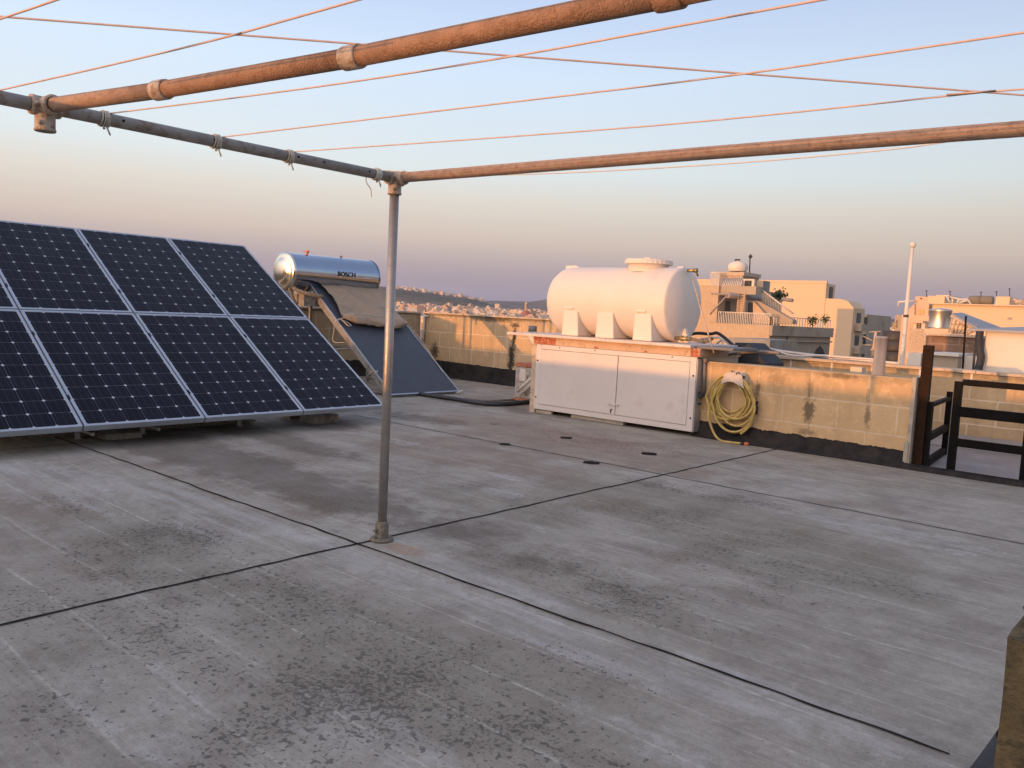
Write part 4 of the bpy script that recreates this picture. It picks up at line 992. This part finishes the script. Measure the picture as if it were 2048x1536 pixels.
# ================================================================== distant buildings, right
def windows(root, wall, Y, rects, mat='darkglass', name='window'):
    for (a, b_, c, d) in rects:
        mb = MB(); p = on_y(a, d, Y); q = on_y(b_, c, Y); mb.box(p.x, Y-.03, min(p.z, q.z), q.x, Y+.1, max(p.z, q.z)); mb.build(name, M[mat], root)
def railing(root, A, B, h=1.0, n=20, r=.03, mat='rail', name='railing'):
    A = V(A); B = V(B); mb = MB()
    for i in range(n+1):
        p = A.lerp(B, i/n); mb.box(p.x-r, p.y-r, p.z, p.x+r, p.y+r, p.z+h)
    mb.hexa([A+V((-r, -r, h)), A+V((r, r, h)), B+V((r, r, h)), B+V((-r, -r, h))], [A+V((-r, -r, h+.07)), A+V((r, r, h+.07)), B+V((r, r, h+.07)), B+V((-r, -r, h+.07))])
    return mb.build(name, M[mat], root)
# terrace house
Y = 70.0
th = thing('terrace_house', 'limestone house with roof terrace, outside stair, ladder and a round white tank on top', 'house', (-30, Y, GZ))
c1 = on_y(1540, 655, Y); ztl = on_y(1540, 651, Y).z; xL = on_y(1300, 650, Y).x
dep = side_len(c1.x, Y, 1662, 656)
MB().box(xL, Y, GZ, c1.x, Y+dep, ztl).build('wall', M['lime'], th)
MB().box(c1.x+.01, Y, on_x(1600, 684, c1.x).z, c1.x+.25, Y+dep, on_x(1600, 681, c1.x).z+.0).box(c1.x+.01, Y-.15, ztl-.9, c1.x+.3, Y+dep, ztl+.03).build('string_course', M['greyrender_shade'], th)
mb = MB()
pA = on_x(1626, 712, c1.x); pB = on_x(1650, 701, c1.x)
mb.prism([(pA.y, GZ+5), (pB.y, GZ+5), (pB.y, pA.z), ((pA.y*.2+pB.y*.8), pB.z+.1), ((pA.y+pB.y)/2, pB.z+.5), ((pA.y*.8+pB.y*.2), pB.z+.1), (pA.y, pA.z)], 'x', c1.x+.01, c1.x+.06); mb.build('arched_opening', M['darkglass'], th)
# side facing wall, its shade put into this sheet's grey colour
MB().box(c1.x+.0, Y+.05, GZ, c1.x+.02, Y+dep, ztl-.95).build('side_wall', M['greyrender_shade'], th)
# upper storey
cu = on_y(1436, 600, Y); zu = on_y(1436, 571, Y).z; depu = dep*.97
# lit face to the left and its shaded side with the doors
MB().box(xL, Y+.01, ztl+.01, cu.x, Y+depu, zu).build('upper_wall', M['lime'], th)
sx = cu.x+.02
for (a, b_, c, d) in ((1449, 1460, 603, 634), (1495, 1507, 606, 640)):
    p0 = on_x(a, d, sx); p1 = on_x(b_, c, sx); mb = MB().box(sx, p0.y, ztl+.02, sx+.08, p1.y, max(p0.z, p1.z)); mb.build('door', M['shutter'], th)
railing(th, (cu.x+.1, Y+.15, ztl), (c1.x-.05, Y+.15, ztl), 1.0, 30)
railing(th, (c1.x-.05, Y+.15, ztl), (c1.x-.05, Y+dep-.2, ztl), .8, 22)
# awning tube, bracket
mb = MB(); q0, q1 = on_x(1455, 590, sx+1.6), on_x(1524, 597, sx+1.6); mb.tube([q0, q1], .28, 10); mb.tube([q0, V((sx, q0.y, q0.z+.1))], .08, 6); mb.tube([V((sx, q0.y, q0.z-1.8)), q0], .08, 6); mb.build('awning', M['awning'], th)
# band of roof slab at upper storey
MB().box(cu.x-.2, Y+.3, zu-.75, on_y(1512, 580, Y+.3).x, Y+1.5, zu+.01).build('roof_slab', M['greyrender_shade'], th)
MB().tube([(c1.x+.32, Y+3.2, ztl-.9), (c1.x+.32, Y+3.2, GZ)], .07, 6).build('rainwater_pipe', M['darkrail'], th)
MB().tube([on_y(1564, 598, Y+2), on_y(1586, 601, Y+2)], .16, 8).build('awning', M['awning'], th)
# pier and ladder
mb = MB(); face_box(mb, 1474, 1490, 583, 632, Y+.6, .25); mb.build('pier', M['salmon'], th)
mb = MB()
for px in (1475, 1487): mb.tube([on_y(px-2, 633, Y+.3), on_y(px+3, 584, Y+.3)], .07, 5)
for i in range(10): mb.tube([on_y(1474+i*.5, 630-i*4.8, Y+.3), on_y(1486+i*.5, 630.5-i*4.8, Y+.3)], .05, 5)
mb.build('ladder', M['coping'], th)
# stair wall
st_o = [(1506, 602), (1516, 612), (1530, 628), (1543, 641), (1543, 648), (1506, 646)]
mb = MB(); mb.hexa([on_y(x, y, Y+1.0) for x, y in st_o], [on_y(x, y, Y+1.0)+V((0, .4, 0)) for x, y in st_o]); mb.build('stair_wall', M['lime'], th)
st2 = [(1508, 601), (1519, 603), (1585, 640), (1585, 648), (1543, 648), (1543, 641)]
mb = MB(); mb.hexa([on_y(x, y, Y+1.5) for x, y in st2], [on_y(x, y, Y+1.5)+V((0, .9, 0)) for x, y in st2]); mb.build('stair_flight', M['greyrender_shade'], th)
mb = MB()
for i in range(20):
    u = i/19; bx = 1524+u*62; by = 600+u*42; mb.tube([on_y(bx, by+2, Y+1.6), on_y(bx+1, by-19+u*4, Y+1.6)], .024, 4)
mb.tube([on_y(1525, 581, Y+1.6), on_y(1587, 627, Y+1.6)], .08, 5); mb.build('stair_railing', M['rail'], th)
# penthouse box on the roof
mb = MB(); r1 = face_box(mb, 1438, 1485, 546, 575, Y+1.5, 3.5); mb.build('roof_room', M['lime'], th)
mb = MB(); mb.box(r1[0]-.15, Y+1.4, r1[3]-.25, r1[1]+.15, Y+5.1, r1[3]+.1); mb.build('cornice', M['coping'], th)
mb = MB(); 
for i in range(12): mb.tube([on_y(1441+i*3.6, 573, Y+.5), on_y(1446+i*3.6, 556, Y+1.3)], .07, 4)
mb.build('pergola_slats', M['rail'], th)
railing(th, (on_y(1420, 572, Y+.3).x, Y+.3, zu), (on_y(1437, 572, Y+.3).x, Y+.3, zu), 1.2, 8)
mb = MB(); face_box(mb, 1484, 1489, 559, 575, Y+1.2, .3); face_box(mb, 1503, 1508, 560, 584, Y+1.2, .3); face_box(mb, 1484, 1508, 558, 561, Y+1.19, .3); mb.build('window_frame', M['rail'], th)
mb = MB(); face_box(mb, 1508, 1526, 561, 584, Y+1.6, 1.5); mb.build('glazed_lobby', M['bluegrey'], th)
windows(th, None, Y+1.4, [(1490, 1502, 562, 580)])
# tank on roof and aerial
p = on_y(1475, 545, Y+2.5); R_ = abs(on_y(1493, 540, Y+2.5).x-on_y(1457, 540, Y+2.5).x)/2; hgt = on_y(1475, 525, Y+2.5).z-p.z
rt = thing('rooftop_tank', 'round white water tank on top of the terrace house', 'water tank', tuple(p))
MB().lathe([(R_*.9, 0), (R_, hgt*.25), (R_, hgt*.55), (R_*.85, hgt*.8), (R_*.5, hgt*.96), (R_*.25, hgt), (R_*.25, hgt*1.06), (0, hgt*1.06)], p+V((0, 0, .1)), (0, 0, 1), 24).build('shell', M['tank'], rt)
MB().lathe([(R_*.28, 0), (R_*.28, .14), (0, .14)], p+V((-.1, 0, hgt*1.07+.1)), (0, 0, 1), 12).build('lid', M['bolt'], rt)
mb = MB(); mb.tube([on_y(1499, 548, Y+3), on_y(1500, 515, Y+3)], .06, 6); mb.lathe([(0, -.25), (.22, 0), (0, .25)], on_y(1501, 513, Y+3), (0, 0, 1), 8)
tag(mb.build('roof_mast', M['darkrail']), 'thin mast with a dark ball top beside the round tank on the terrace house', 'mast')
def leafy(px, py, Y, r, lab, n=140, name='potted_plant'):
    mb = MB(); c = on_y(px, py, Y); rd = random.Random(px)
    for i in range(n):
        d = V((rd.gauss(0, 1), rd.gauss(0, 1), rd.gauss(0, .8))).normalized()*r*rd.uniform(.2, 1.1); p = c+d
        a = V((rd.gauss(0, 1), rd.gauss(0, 1), rd.gauss(0, 1))).normalized()*r*.22; b_ = a.orthogonal().normalized()*r*.10
        vs = [mb.b.verts.new(p+q) for q in (-a, b_, a, -b_)]; mb.face(vs)
    mb.tube([c-V((0, 0, r*1.3)), c], r*.08, 5)
    return tag(mb.build(name, M['leaf']), lab, 'plant')
leafy(1558, 590, Y+5, .75, 'green leafy plant showing behind the stair railing of the terrace house', 180)
leafy(1626, 640, Y+4, .55, 'bushy potted plant on the terrace house roof, left of the other')
leafy(1650, 638, Y+4, .42, 'round potted plant near the right end of the terrace roof')
# blue-grey patched wall below the terrace house
o = MB(); face_box(o, 1455, 1538, 677, 740, 45, 4); o = o.build('patched_wall', M['bluegrey']); tag(o, 'patchy blue-grey wall below the terrace house, just above the parapet', 'wall')

# big cream block
Y = 110.0
bk = thing('cream_block', 'tall plain cream apartment block behind the terrace house', 'building', (-40, Y, GZ))
Yb = Y; z1 = on_y(1590, 566, Y).z
xa_, xb_ = on_y(1390, 560, Y).x, on_y(1653, 568, Y).x
d1 = side_len(xb_, Y, 1671, 572)
MB().box(xa_, Y, GZ, xb_, Y+d1, z1).build('wall', M['cream'], bk)
z2 = on_y(1660, 597, Y).z; pc = on_y(1695, 602, Y); pd = on_y(1707, 616, Y)
outl = [(xb_+.02, GZ), (pd.x, GZ), (pd.x, pd.z), (pc.x, pc.z), (on_y(1682, 598, Y).x, on_y(1682, 598, Y).z), (xb_+.02, z2)]
d2 = side_len(pd.x, Y, 1728, 640)
MB().prism(outl, 'y', Y+.05, Y+max(2.5, d2)).build('lower_wing', M['cream'], bk)
mb = MB(); mb.box(xb_+.02, Y+1.2, z2-.2, xb_+.10, Y+d1-1, z2+1.6); mb.build('window', M['darkglass'], bk)
for zz in range(-14, 5, 3):
    if zz < pd.z-1.5: 
        MB().box(pd.x+.02, Y+1.0, zz, pd.x+.9, Y+max(2.5, d2)-.6, zz+.9).build('balcony', M['greyrender_shade'], bk)
        MB().box(pd.x+.02, Y+1.5, zz+1.1, pd.x+.08, Y+max(2.5, d2)-1.5, zz+2.4).build('window', M['darkglass'], bk)
mb = MB(); mb.tube([on_y(1616, 566, Y+1), on_y(1616, 560, Y+1)], .15, 5); mb.box(xa_, Y-.05, z1+.005, xb_+.05, Y+.35, z1+.35); mb.build('parapet', M['cream'], bk)
# darker block right behind it
Y2 = 150.0
o = thing('shaded_block', 'shaded apartment block with stacked balconies right of the cream block', 'building', (-40, Y2, GZ))
mb = MB(); r2 = face_box(mb, 1700, 1728, 628, 760, Y2, 14); mb.build('wall', M['greyrender_shade'], o)
for i in range(7):
    zz = r2[3]-3.0*(i+1)+.5
    MB().box(r2[1]-3.2, Y2-1.0, zz, r2[1]-.2, Y2-.02, zz+.9).build('balcony', M['offwhite'] if i in (0, 2) else M['greyrender_shade'], o)
    MB().box(r2[0]+1.2, Y2-.05, zz+.3, r2[0]+2.6, Y2+.1, zz+2.0).build('window', M['darkglass'], o)

# salmon house with balconies
Y = 60.0
sh2 = thing('salmon_house', 'salmon pink corner house with rounded stair tower and white columns', 'house', (-16, Y, GZ))
mb = MB(); r3 = face_box(mb, 1797, 1860, 630, 780, Y, 8); mb.build('wall', M['salmon'], sh2)
mb = MB(); r4 = face_box(mb, 1829, 1858, 593, 631, Y+.4, 6); mb.build('penthouse', M['salmon'], sh2)
windows(sh2, None, Y+.4, [(1837, 1849, 618, 630)]); windows(sh2, None, Y+.4, [(1840, 1845, 596, 598)], 'shutter')
mb = MB(); mb.hexa([on_y(x, y, Y+.2) for x, y in ((1812, 622), (1829, 608), (1829, 632), (1806, 632))], [on_y(x, y, Y+.2)+V((0, 2, 0)) for x, y in ((1812, 622), (1829, 608), (1829, 632), (1806, 632))]); mb.build('stair_ramp', M['salmon'], sh2)
mb = MB(); mb.tube([on_y(1797, 614, Y), on_y(1797, 604, Y), on_y(1829, 602, Y)], .08, 6); mb.tube([on_y(1812, 603, Y), on_y(1812, 612, Y)], .06, 5); mb.build('handrail', M['rail'], sh2)
for (a, b_) in ((1822, 1828), (1838, 1845)):
    mb = MB(); face_box(mb, a, b_, 646, 760, Y-1.0, .4); mb.build('column', M['cream2'], sh2)
mb = MB(); face_box(mb, 1820, 1846, 641, 646, Y-1.1, 1.0); mb.build('balcony_slab', M['salmon'], sh2)
windows(sh2, None, Y, [(1829, 1837, 650, 690)], 'darkglass')
A_ = on_y(1818, 705, Y-1.0); B2 = on_y(1848, 705, Y-1.0); B2.z = A_.z
MB().box(A_.x-.1, Y-1.2, A_.z-.4, B2.x+.1, Y-.02, A_.z).build('balcony_slab', M['cream2'], sh2)
railing(sh2, A_, B2, 1.55, 9, .05, 'coping')
# dark balconied house left of it
Yd = 80.0
o = thing('balconied_house', 'dark shaded house with black curved balconies left of the flagpole', 'house', (-22, Yd, GZ))
mb = MB(); r5 = face_box(mb, 1783, 1803, 630, 790, Yd, 10); mb.build('wall', M['greyrender_shade'], o)
for i, py in enumerate((664, 684, 706, 728)):
    c_ = on_y(1788, py, Yd-.6); MB().lathe([(0, 0), (1.1, 0), (1.15, .2), (1.15, 1.0), (1.08, 1.0), (1.05, .2), (0, .2)], (c_.x, Yd, c_.z-.9), (0, 0, 1), 18).build('balcony', M['darkrail'], o)
windows(o, None, Yd, [(1784, 1789, 645, 658), (1784, 1789, 690, 700), (1793, 1797, 690, 700), (1791, 1796, 640, 655)])

# long cream building, far right
Y = 48.0
lb = thing('long_cream_building', 'long cream flat-roofed building filling the far right skyline', 'building', (-8, Y, GZ))
mb = MB(); r6 = face_box(mb, 1856, 2300, 610, 800, Y, 12, 1930); mb.build('wall', M['cream'], lb)
zt6 = r6[3]
MB().box(r6[0]-.1, Y-.15, zt6+.005, r6[1], Y+.25, zt6+.06).build('parapet', M['cream2'], lb)
def rbox(nm, a, b_, c, d, Yy, dp, mat, par): mb = MB(); r = face_box(mb, a, b_, c, d, Yy, dp); return mb.build(nm, M[mat], par)
rbox('roof_room', 1856, 1889, 592, 607, Y+1, 3, 'cream', lb); rbox('roof_room', 1872, 1898, 590, 606, Y+3, 3, 'cream2', lb)
rbox('roof_room', 1991, 2019, 593, 615, Y+.6, 2, 'cream', lb); rbox('side_panel', 2001, 2019, 608, 615.5, Y+.5, .1, 'salmon', lb)
rbox('roof_room', 1905, 1945, 597, 604, Y+4, 3, 'offwhite', lb); rbox('roof_room', 2030, 2060, 602, 614, Y+2, 3, 'cream2', lb)
windows(lb, None, Y, [(1858, 1865, 611, 625)], 'shutter')
windows(lb, None, Y, [(2015, 2024, 635, 639)], 'awning')
for i, (px, lab) in enumerate(((1950, 'left'), (1974, 'right'))):
    c_ = on_y(px, 601, Y+.8)
    o = MB().lathe([(0, -.32), (.18, -.3), (.24, -.24), (.25, 0), (.24, .24), (.18, .3), (0, .32)], c_, (1, 0, 0), 16); o.box(c_.x-.25, Y+.7, c_.z-.4, c_.x+.25, Y+.9, c_.z-.2)
    o = o.build('roof_barrel', M['castiron']); tag(o, 'dark barrel lying on the long cream roof, %s of the pair' % lab, 'barrel', 'dark barrels on the cream roof')
mb = MB()
for (a, b_, c, d) in ((1893, 592, 1900, 605), (1900, 594, 1936, 602), (1905, 597, 1905, 607), (1918, 598, 1914, 608), (1936, 600, 1942, 608), (1918, 606, 1938, 600)):
    mb.tube([on_y(a, b_, Y+.5), on_y(c, d, Y+.5)], .05, 5)
tag(mb.build('roof_frame', M['rail']), 'pale bent tube frame on the roof between the white room and the barrels', 'frame')
mb = MB()
for (a, b_, c, d) in ((2026, 598, 2048, 608), (2030, 606, 2048, 600), (2022, 612, 2048, 612)): mb.tube([on_y(a, b_, Y+.4), on_y(c, d, Y+.4)], .07, 5)
tag(mb.build('timber_pile', M['coping']), 'jumbled timber on the roof at the right picture edge', 'timber')
for (px, pt, pb, lab) in ((1853, 581, 594, 'short dark aerial with a white tip left of the white roof room'), (1900, 582, 600, 'aerial with a small square top above the roof frame'),
                     (1962, 584, 600, 'faint thin aerial between the two barrels'), (1993, 583, 594, 'pointed aerial on the cream roof room'), (2019, 577, 595, 'tall aerial with a flat top near the right edge')):
    mb = MB(); mb.tube([on_y(px, pb, Y+1.2), on_y(px, pt, Y+1.2)], .022, 5); mb.tube([on_y(px-2.5, pt+.6, Y+1.2), on_y(px+2.5, pt+.4, Y+1.2)], .02, 5)
    tag(mb.build('roof_aerial', M['darkrail']), lab, 'aerial')

# ================================================================== ground, hills, far town
def az_of(px): return math.atan2(ray(px, 640).x, ray(px, 640).y)
def interp(x, tb):
    if x <= tb[0][0]: return tb[0][1]
    for (a, b_), (c, d) in zip(tb, tb[1:]):
        if x <= c: return b_+(d-b_)*(x-a)/(c-a)
    return tb[-1][1]
R1, R2 = 3600.0, 7000.0
pxel1 = [(500, 30), (700, 34), (760, 35), (800, 33.5), (850, 29), (900, 25), (930, 23), (950, 20), (970, 15), (990, 9), (1015, 2), (1040, -6), (1500, -8)]
pxel2 = [(700, 18), (960, 17.5), (990, 19), (1040, 19.5), (1060, 20), (1085, 25), (1110, 31), (1150, 34), (1250, 30), (1400, 24), (1700, 22), (1760, 21), (1850, 19), (2000, 15)]
e1 = [(az_of(p_), e/FPX) for p_, e in pxel1]; e2 = [(az_of(p_), e/FPX) for p_, e in pxel2]
def bell(t_): return math.exp(-t_*t_)
def height(x, y):
    r = math.hypot(x, y); a = math.atan2(x, y)
    base = GZ + 21*min(1, max(0, (r-450)/2200))**1.1
    n1 = mnoise.noise(V((x*.002, y*.002, 0)))*8*min(1, r/3000)
    h1 = interp(a, e1)*R1+3-base; t1 = (r-R1)/(430 if r < R1 else 900)
    h2 = interp(a, e2)*R2+6-base; t2 = (r-R2)/(1500 if r < R2 else 900)
    return base + max(max(0, h1)*bell(t1), max(0, h2)*bell(t2)) + n1*(1-bell(t1*2)*.7)*(1-bell(t2*2)*.7)
m, t, b = pmat('dry_land'); oc = t.n('ShaderNodeTexCoord').outputs['Object']
cc = t.mix(t.mr(t.noise(oc, .004, 6, .65), .4, .62), (.055, .060, .036), (.17, .125, .085))
fld = t.n('ShaderNodeTexVoronoi'); t.put(fld.inputs['Vector'], oc); fld.inputs['Scale'].default_value = .006
fx, _, _ = t.sep(fld.outputs['Color'])
cc = t.mix(t.mr(fx, .55, .62, 0, .55), cc, (.24, .18, .125)); cc = t.mix(t.mr(t.noise(oc, .03, 5, .7), .5, .6, 0, .7), cc, (.035, .042, .028))
t.put(b.inputs['Base Color'], cc); b.inputs['Roughness'].default_value = .95; b.inputs['Specular IOR Level'].default_value = .1; M['land'] = m
aa0, aa1 = math.radians(-75), math.radians(5)
def terr(u, v):
    a = aa0+(aa1-aa0)*u; r = 260*(9300/260)**v
    x, y = r*math.sin(a), r*math.cos(a); return V((x, y, height(x, y)))
hl = MB(); hl.grid(terr, 340, 150); kind(hl.build('hills', M['land']))
gd = MB(); n_ = 72
vs = [gd.b.verts.new((9300*math.cos(i*2*math.pi/n_), 9300*math.sin(i*2*math.pi/n_), GZ-9)) for i in range(n_)]; gd.face(vs)
kind(gd.build('ground', M['land']))

# house variants for the far town
def town_mat(name, c):
    m, t, b = pmat(name); oi = t.n('ShaderNodeObjectInfo').outputs['Random']; oc = t.n('ShaderNodeTexCoord').outputs['Object']
    cc = t.mix(oi, tuple(v*.72 for v in c), tuple(min(1, v*1.12) for v in c)); cc = t.mix(t.mr(t.noise(oc, .3, 3), .4, .7, 0, .3), cc, tuple(v*.7 for v in c))
    t.put(b.inputs['Base Color'], cc); b.inputs['Roughness'].default_value = .9; return m
TM = [town_mat('town_cream', (.72, .58, .46)), town_mat('town_white', (.78, .69, .60)), town_mat('town_ochre', (.60, .42, .31))]
def house_mesh(seed):
    rd = random.Random(seed); mb = MB(); wx = rd.uniform(8, 15); wy = rd.uniform(8, 14); h = rd.uniform(6, 15)
    mb.box(-wx/2, -wy/2, -8, wx/2, wy/2, h); 
    mb.box(-wx/2+rd.uniform(.5, 3), -wy/2+2, h, -wx/2+rd.uniform(4, 6.5), wy/2-2, h+rd.uniform(1.8, 3))
    if seed % 2: mb.box(wx*.05, -wy/2+1, h, wx*.45, wy*.3, h+rd.uniform(1, 2.6))
    mb.mi = 1
    for fl_ in range(int(h//3)):
        for k in range(rd.randint(2, 4)):
            x = -wx/2+1+k*wx/4; z = 1+fl_*3; mb.box(x, -wy/2-.05, z, x+1.1, -wy/2-.01, z+1.6); 
            if k < 3: mb.box(wx/2+.01, x*.8, z, wx/2+.05, x*.8+1.1, z+1.6)
    bmesh.ops.recalc_face_normals(mb.b, faces=mb.b.faces)
    me = bpy.data.meshes.new('town_house'); mb.b.to_mesh(me); mb.b.free(); me.materials.append(TM[seed % 3]); me.materials.append(M['darkglass']); return me
HM = [house_mesh(i) for i in range(10)]
rd = random.Random(11)
def place_house(px, r, lab, grp, sc=1.0):
    a = az_of(px); x, y = r*math.sin(a), r*math.cos(a)
    o = bpy.data.objects.new('town_house', rd.choice(HM)); C.objects.link(o)
    o.location = (x, y, height(x, y)-.5); o.rotation_euler = (0, 0, rd.choice((0, 0, 3.1416))+rd.gauss(-.1, .3)); o.scale = (sc*rd.uniform(.8, 1.35), sc*rd.uniform(.8, 1.2), sc*rd.uniform(.75, 1.2))
    tone = ('cream', 'whitish', 'ochre')[HM.index(o.data) % 3]
    tag(o, lab.replace('pale', tone).replace('whitish', tone), 'house', grp); return o
lt = 'small pale flat-roofed house in the town on the plain, above the sunlit parapet'
for i in range(200): place_house(rd.uniform(765, 1115), 560*(2300/560)**(rd.random()**.9), lt, 'houses of the far town on the plain')
lt2 = 'tiny pale house seen in the gap between the cream block and the flagpole'
for i in range(38): place_house(rd.uniform(1712, 1800), 900*(3400/900)**rd.random(), lt2, 'far houses in the right hand gap')
lt3 = 'tiny whitish house along the top of the hill right of the grey pole'
for i in range(70):
    px = rd.choice((rd.uniform(785, 850), rd.uniform(840, 900), rd.uniform(790, 960))); place_house(px, R1+rd.uniform(-90, 40), lt3, 'houses along the hilltop', .72)
# church
a = az_of(1051); r = 1250; cx_, cy_ = r*math.sin(a), r*math.cos(a); cz = height(cx_, cy_)
ch = thing('church', 'domed church with reddish dome and lantern above the far town roofs', 'church', (cx_, cy_, cz))
tgt = CAM.z + ((768-0)-0)*0  # crown height is set from the skyline
top = CAM.z+ (math.hypot(cx_, cy_))*( (626.0+0-0) - 612.0)/FPX
MB().box(cx_-16, cy_-14, cz-6, cx_+16, cy_+18, CAM.z-10).build('nave', TM[0], ch)
zd = CAM.z-10
MB().lathe([(9.5, 0), (9.5, 4), (9.2, 4)], (cx_, cy_, zd), (0, 0, 1), 20).build('drum', TM[2], ch)
MB().lathe([(9.3, 4), (8.9, 6.5), (7.2, 9.5), (4.5, 12), (2.2, 13.2)], (cx_, cy_, zd), (0, 0, 1), 24).build('dome', M['domered'], ch)
MB().lathe([(2.2, 13), (2.2, 22), (2.7, 22.2), (1.6, 24.5), (.4, 26), (.2, 29), (0, 29)], (cx_, cy_, zd), (0, 0, 1), 14).build('lantern', TM[2], ch)
for px, lab in ((988, 'pale bell tower left of the pair in the far town'), (1010, 'pale bell tower right of the pair in the far town')):
    a = az_of(px); x, y = 1000*math.sin(a), 1000*math.cos(a); z = height(x, y)
    t_ = thing('bell_tower', lab, 'tower', (x, y, z), 'twin bell towers in the far town')
    MB().box(x-2.2, y-2.2, z-2, x+2.2, y+2.2, -6.5).build('shaft', TM[1], t_); MB().lathe([(2.2, 0), (1.8, 2), (.6, 3.6), (.15, 6), (0, 6)], (x, y, -6.5), (0, 0, 1), 12).build('cupola', TM[1], t_)

# the rest of the far town, past the three hundred nearest houses
def far_town(n, p0, p1, r0, r1, sc, name):
    mb = MB(); 
    for i in range(n):
        a = az_of(rd.uniform(p0, p1)); r = r0*(r1/r0)**rd.random(); x, y = r*math.sin(a), r*math.cos(a); z = height(x, y)
        wx, wy, h = rd.uniform(9, 20)*sc, rd.uniform(8, 14)*sc, rd.uniform(4, 9)*sc+max(0, rd.gauss(0, 4))
        Mx = Matrix.Translation((x, y, z)) @ Matrix.Rotation(rd.gauss(-.1, .35), 4, 'Z'); mb.mi = rd.choice((0, 0, 1, 2))
        mb.box(-wx/2, -wy/2, -6, wx/2, wy/2, h, Mx)
        if rd.random() < .5: mb.box(-wx/4, -wy/3, h, wx/4, wy/4, h+2.4, Mx)
        mb.mi = 3
        for k in range(2): mb.box(-wx*.3+k*wx*.4, -wy/2-.1, h*.3, -wx*.3+k*wx*.4+1.6, -wy/2-.02, h*.3+2.4, Mx)
    return kind(mb.build(name, TM+[M['darkglass']]), 'stuff')
far_town(1100, 750, 1130, 1000, 2650, 1.0, 'far_town')
far_town(260, 1700, 1810, 1500, 5200, 1.1, 'far_town')
far_town(160, 785, 965, R1-140, R1+40, .7, 'hilltop_town')
# ================================================================== air
HZ = 9350.0
hb = MB().box(-HZ, -HZ, GZ-11, HZ, HZ, 320)
hm = bpy.data.materials.new('air'); hm.use_nodes = True; ht = hm.node_tree; ht.nodes.clear()
pv = ht.nodes.new('ShaderNodeVolumePrincipled'); pv.inputs['Color'].default_value = (.66, .74, .98, 1); pv.inputs['Density'].default_value = 6.0e-5; pv.inputs['Anisotropy'].default_value = 0.0
ho = ht.nodes.new('ShaderNodeOutputMaterial'); ht.links.new(pv.outputs[0], ho.inputs['Volume'])
kind(hb.build('haze', hm), 'stuff')

# ------------------------------------------------------------------ pieces that are loose from each other become parts of their own
def split_loose(o):
    me = o.data; b = bmesh.new(); b.from_mesh(me); b.verts.ensure_lookup_table(); seen = set(); groups = []
    for v in b.verts:
        if v.index in seen: continue
        st = [v]; seen.add(v.index); g = []
        while st:
            q = st.pop(); g.append(q.index)
            for e in q.link_edges:
                k = e.other_vert(q)
                if k.index not in seen: seen.add(k.index); st.append(k)
        groups.append(set(g))
    b.free()
    if len(groups) < 2: return
    for n, g in enumerate(groups):
        b = bmesh.new(); b.from_mesh(me); bmesh.ops.delete(b, geom=[v for v in b.verts if v.index not in g], context='VERTS')
        m2 = bpy.data.meshes.new(me.name); b.to_mesh(m2); b.free()
        for m_ in me.materials: m2.materials.append(m_)
        if n == 0: first = m2
        else:
            c = o.copy(); c.data = m2; C.objects.link(c); c.parent = o.parent; c.matrix_parent_inverse = o.matrix_parent_inverse.copy()
    o.data = first
for o in list(C.objects):
    if o.type == 'MESH' and o.parent and o.name.split('.')[0] in ('bolt', 'rust_patch', 'screw', 'drilled_hole', 'ballast_block', 'packing_strip', 'moulded_fin', 'clamp', 'cradle', 'column', 'string_course', 'side_plaster', 'lichen_tuft', 'mortar_run', 'rusted_lid', 'drain_hose', 'block_stand'):
        split_loose(o)
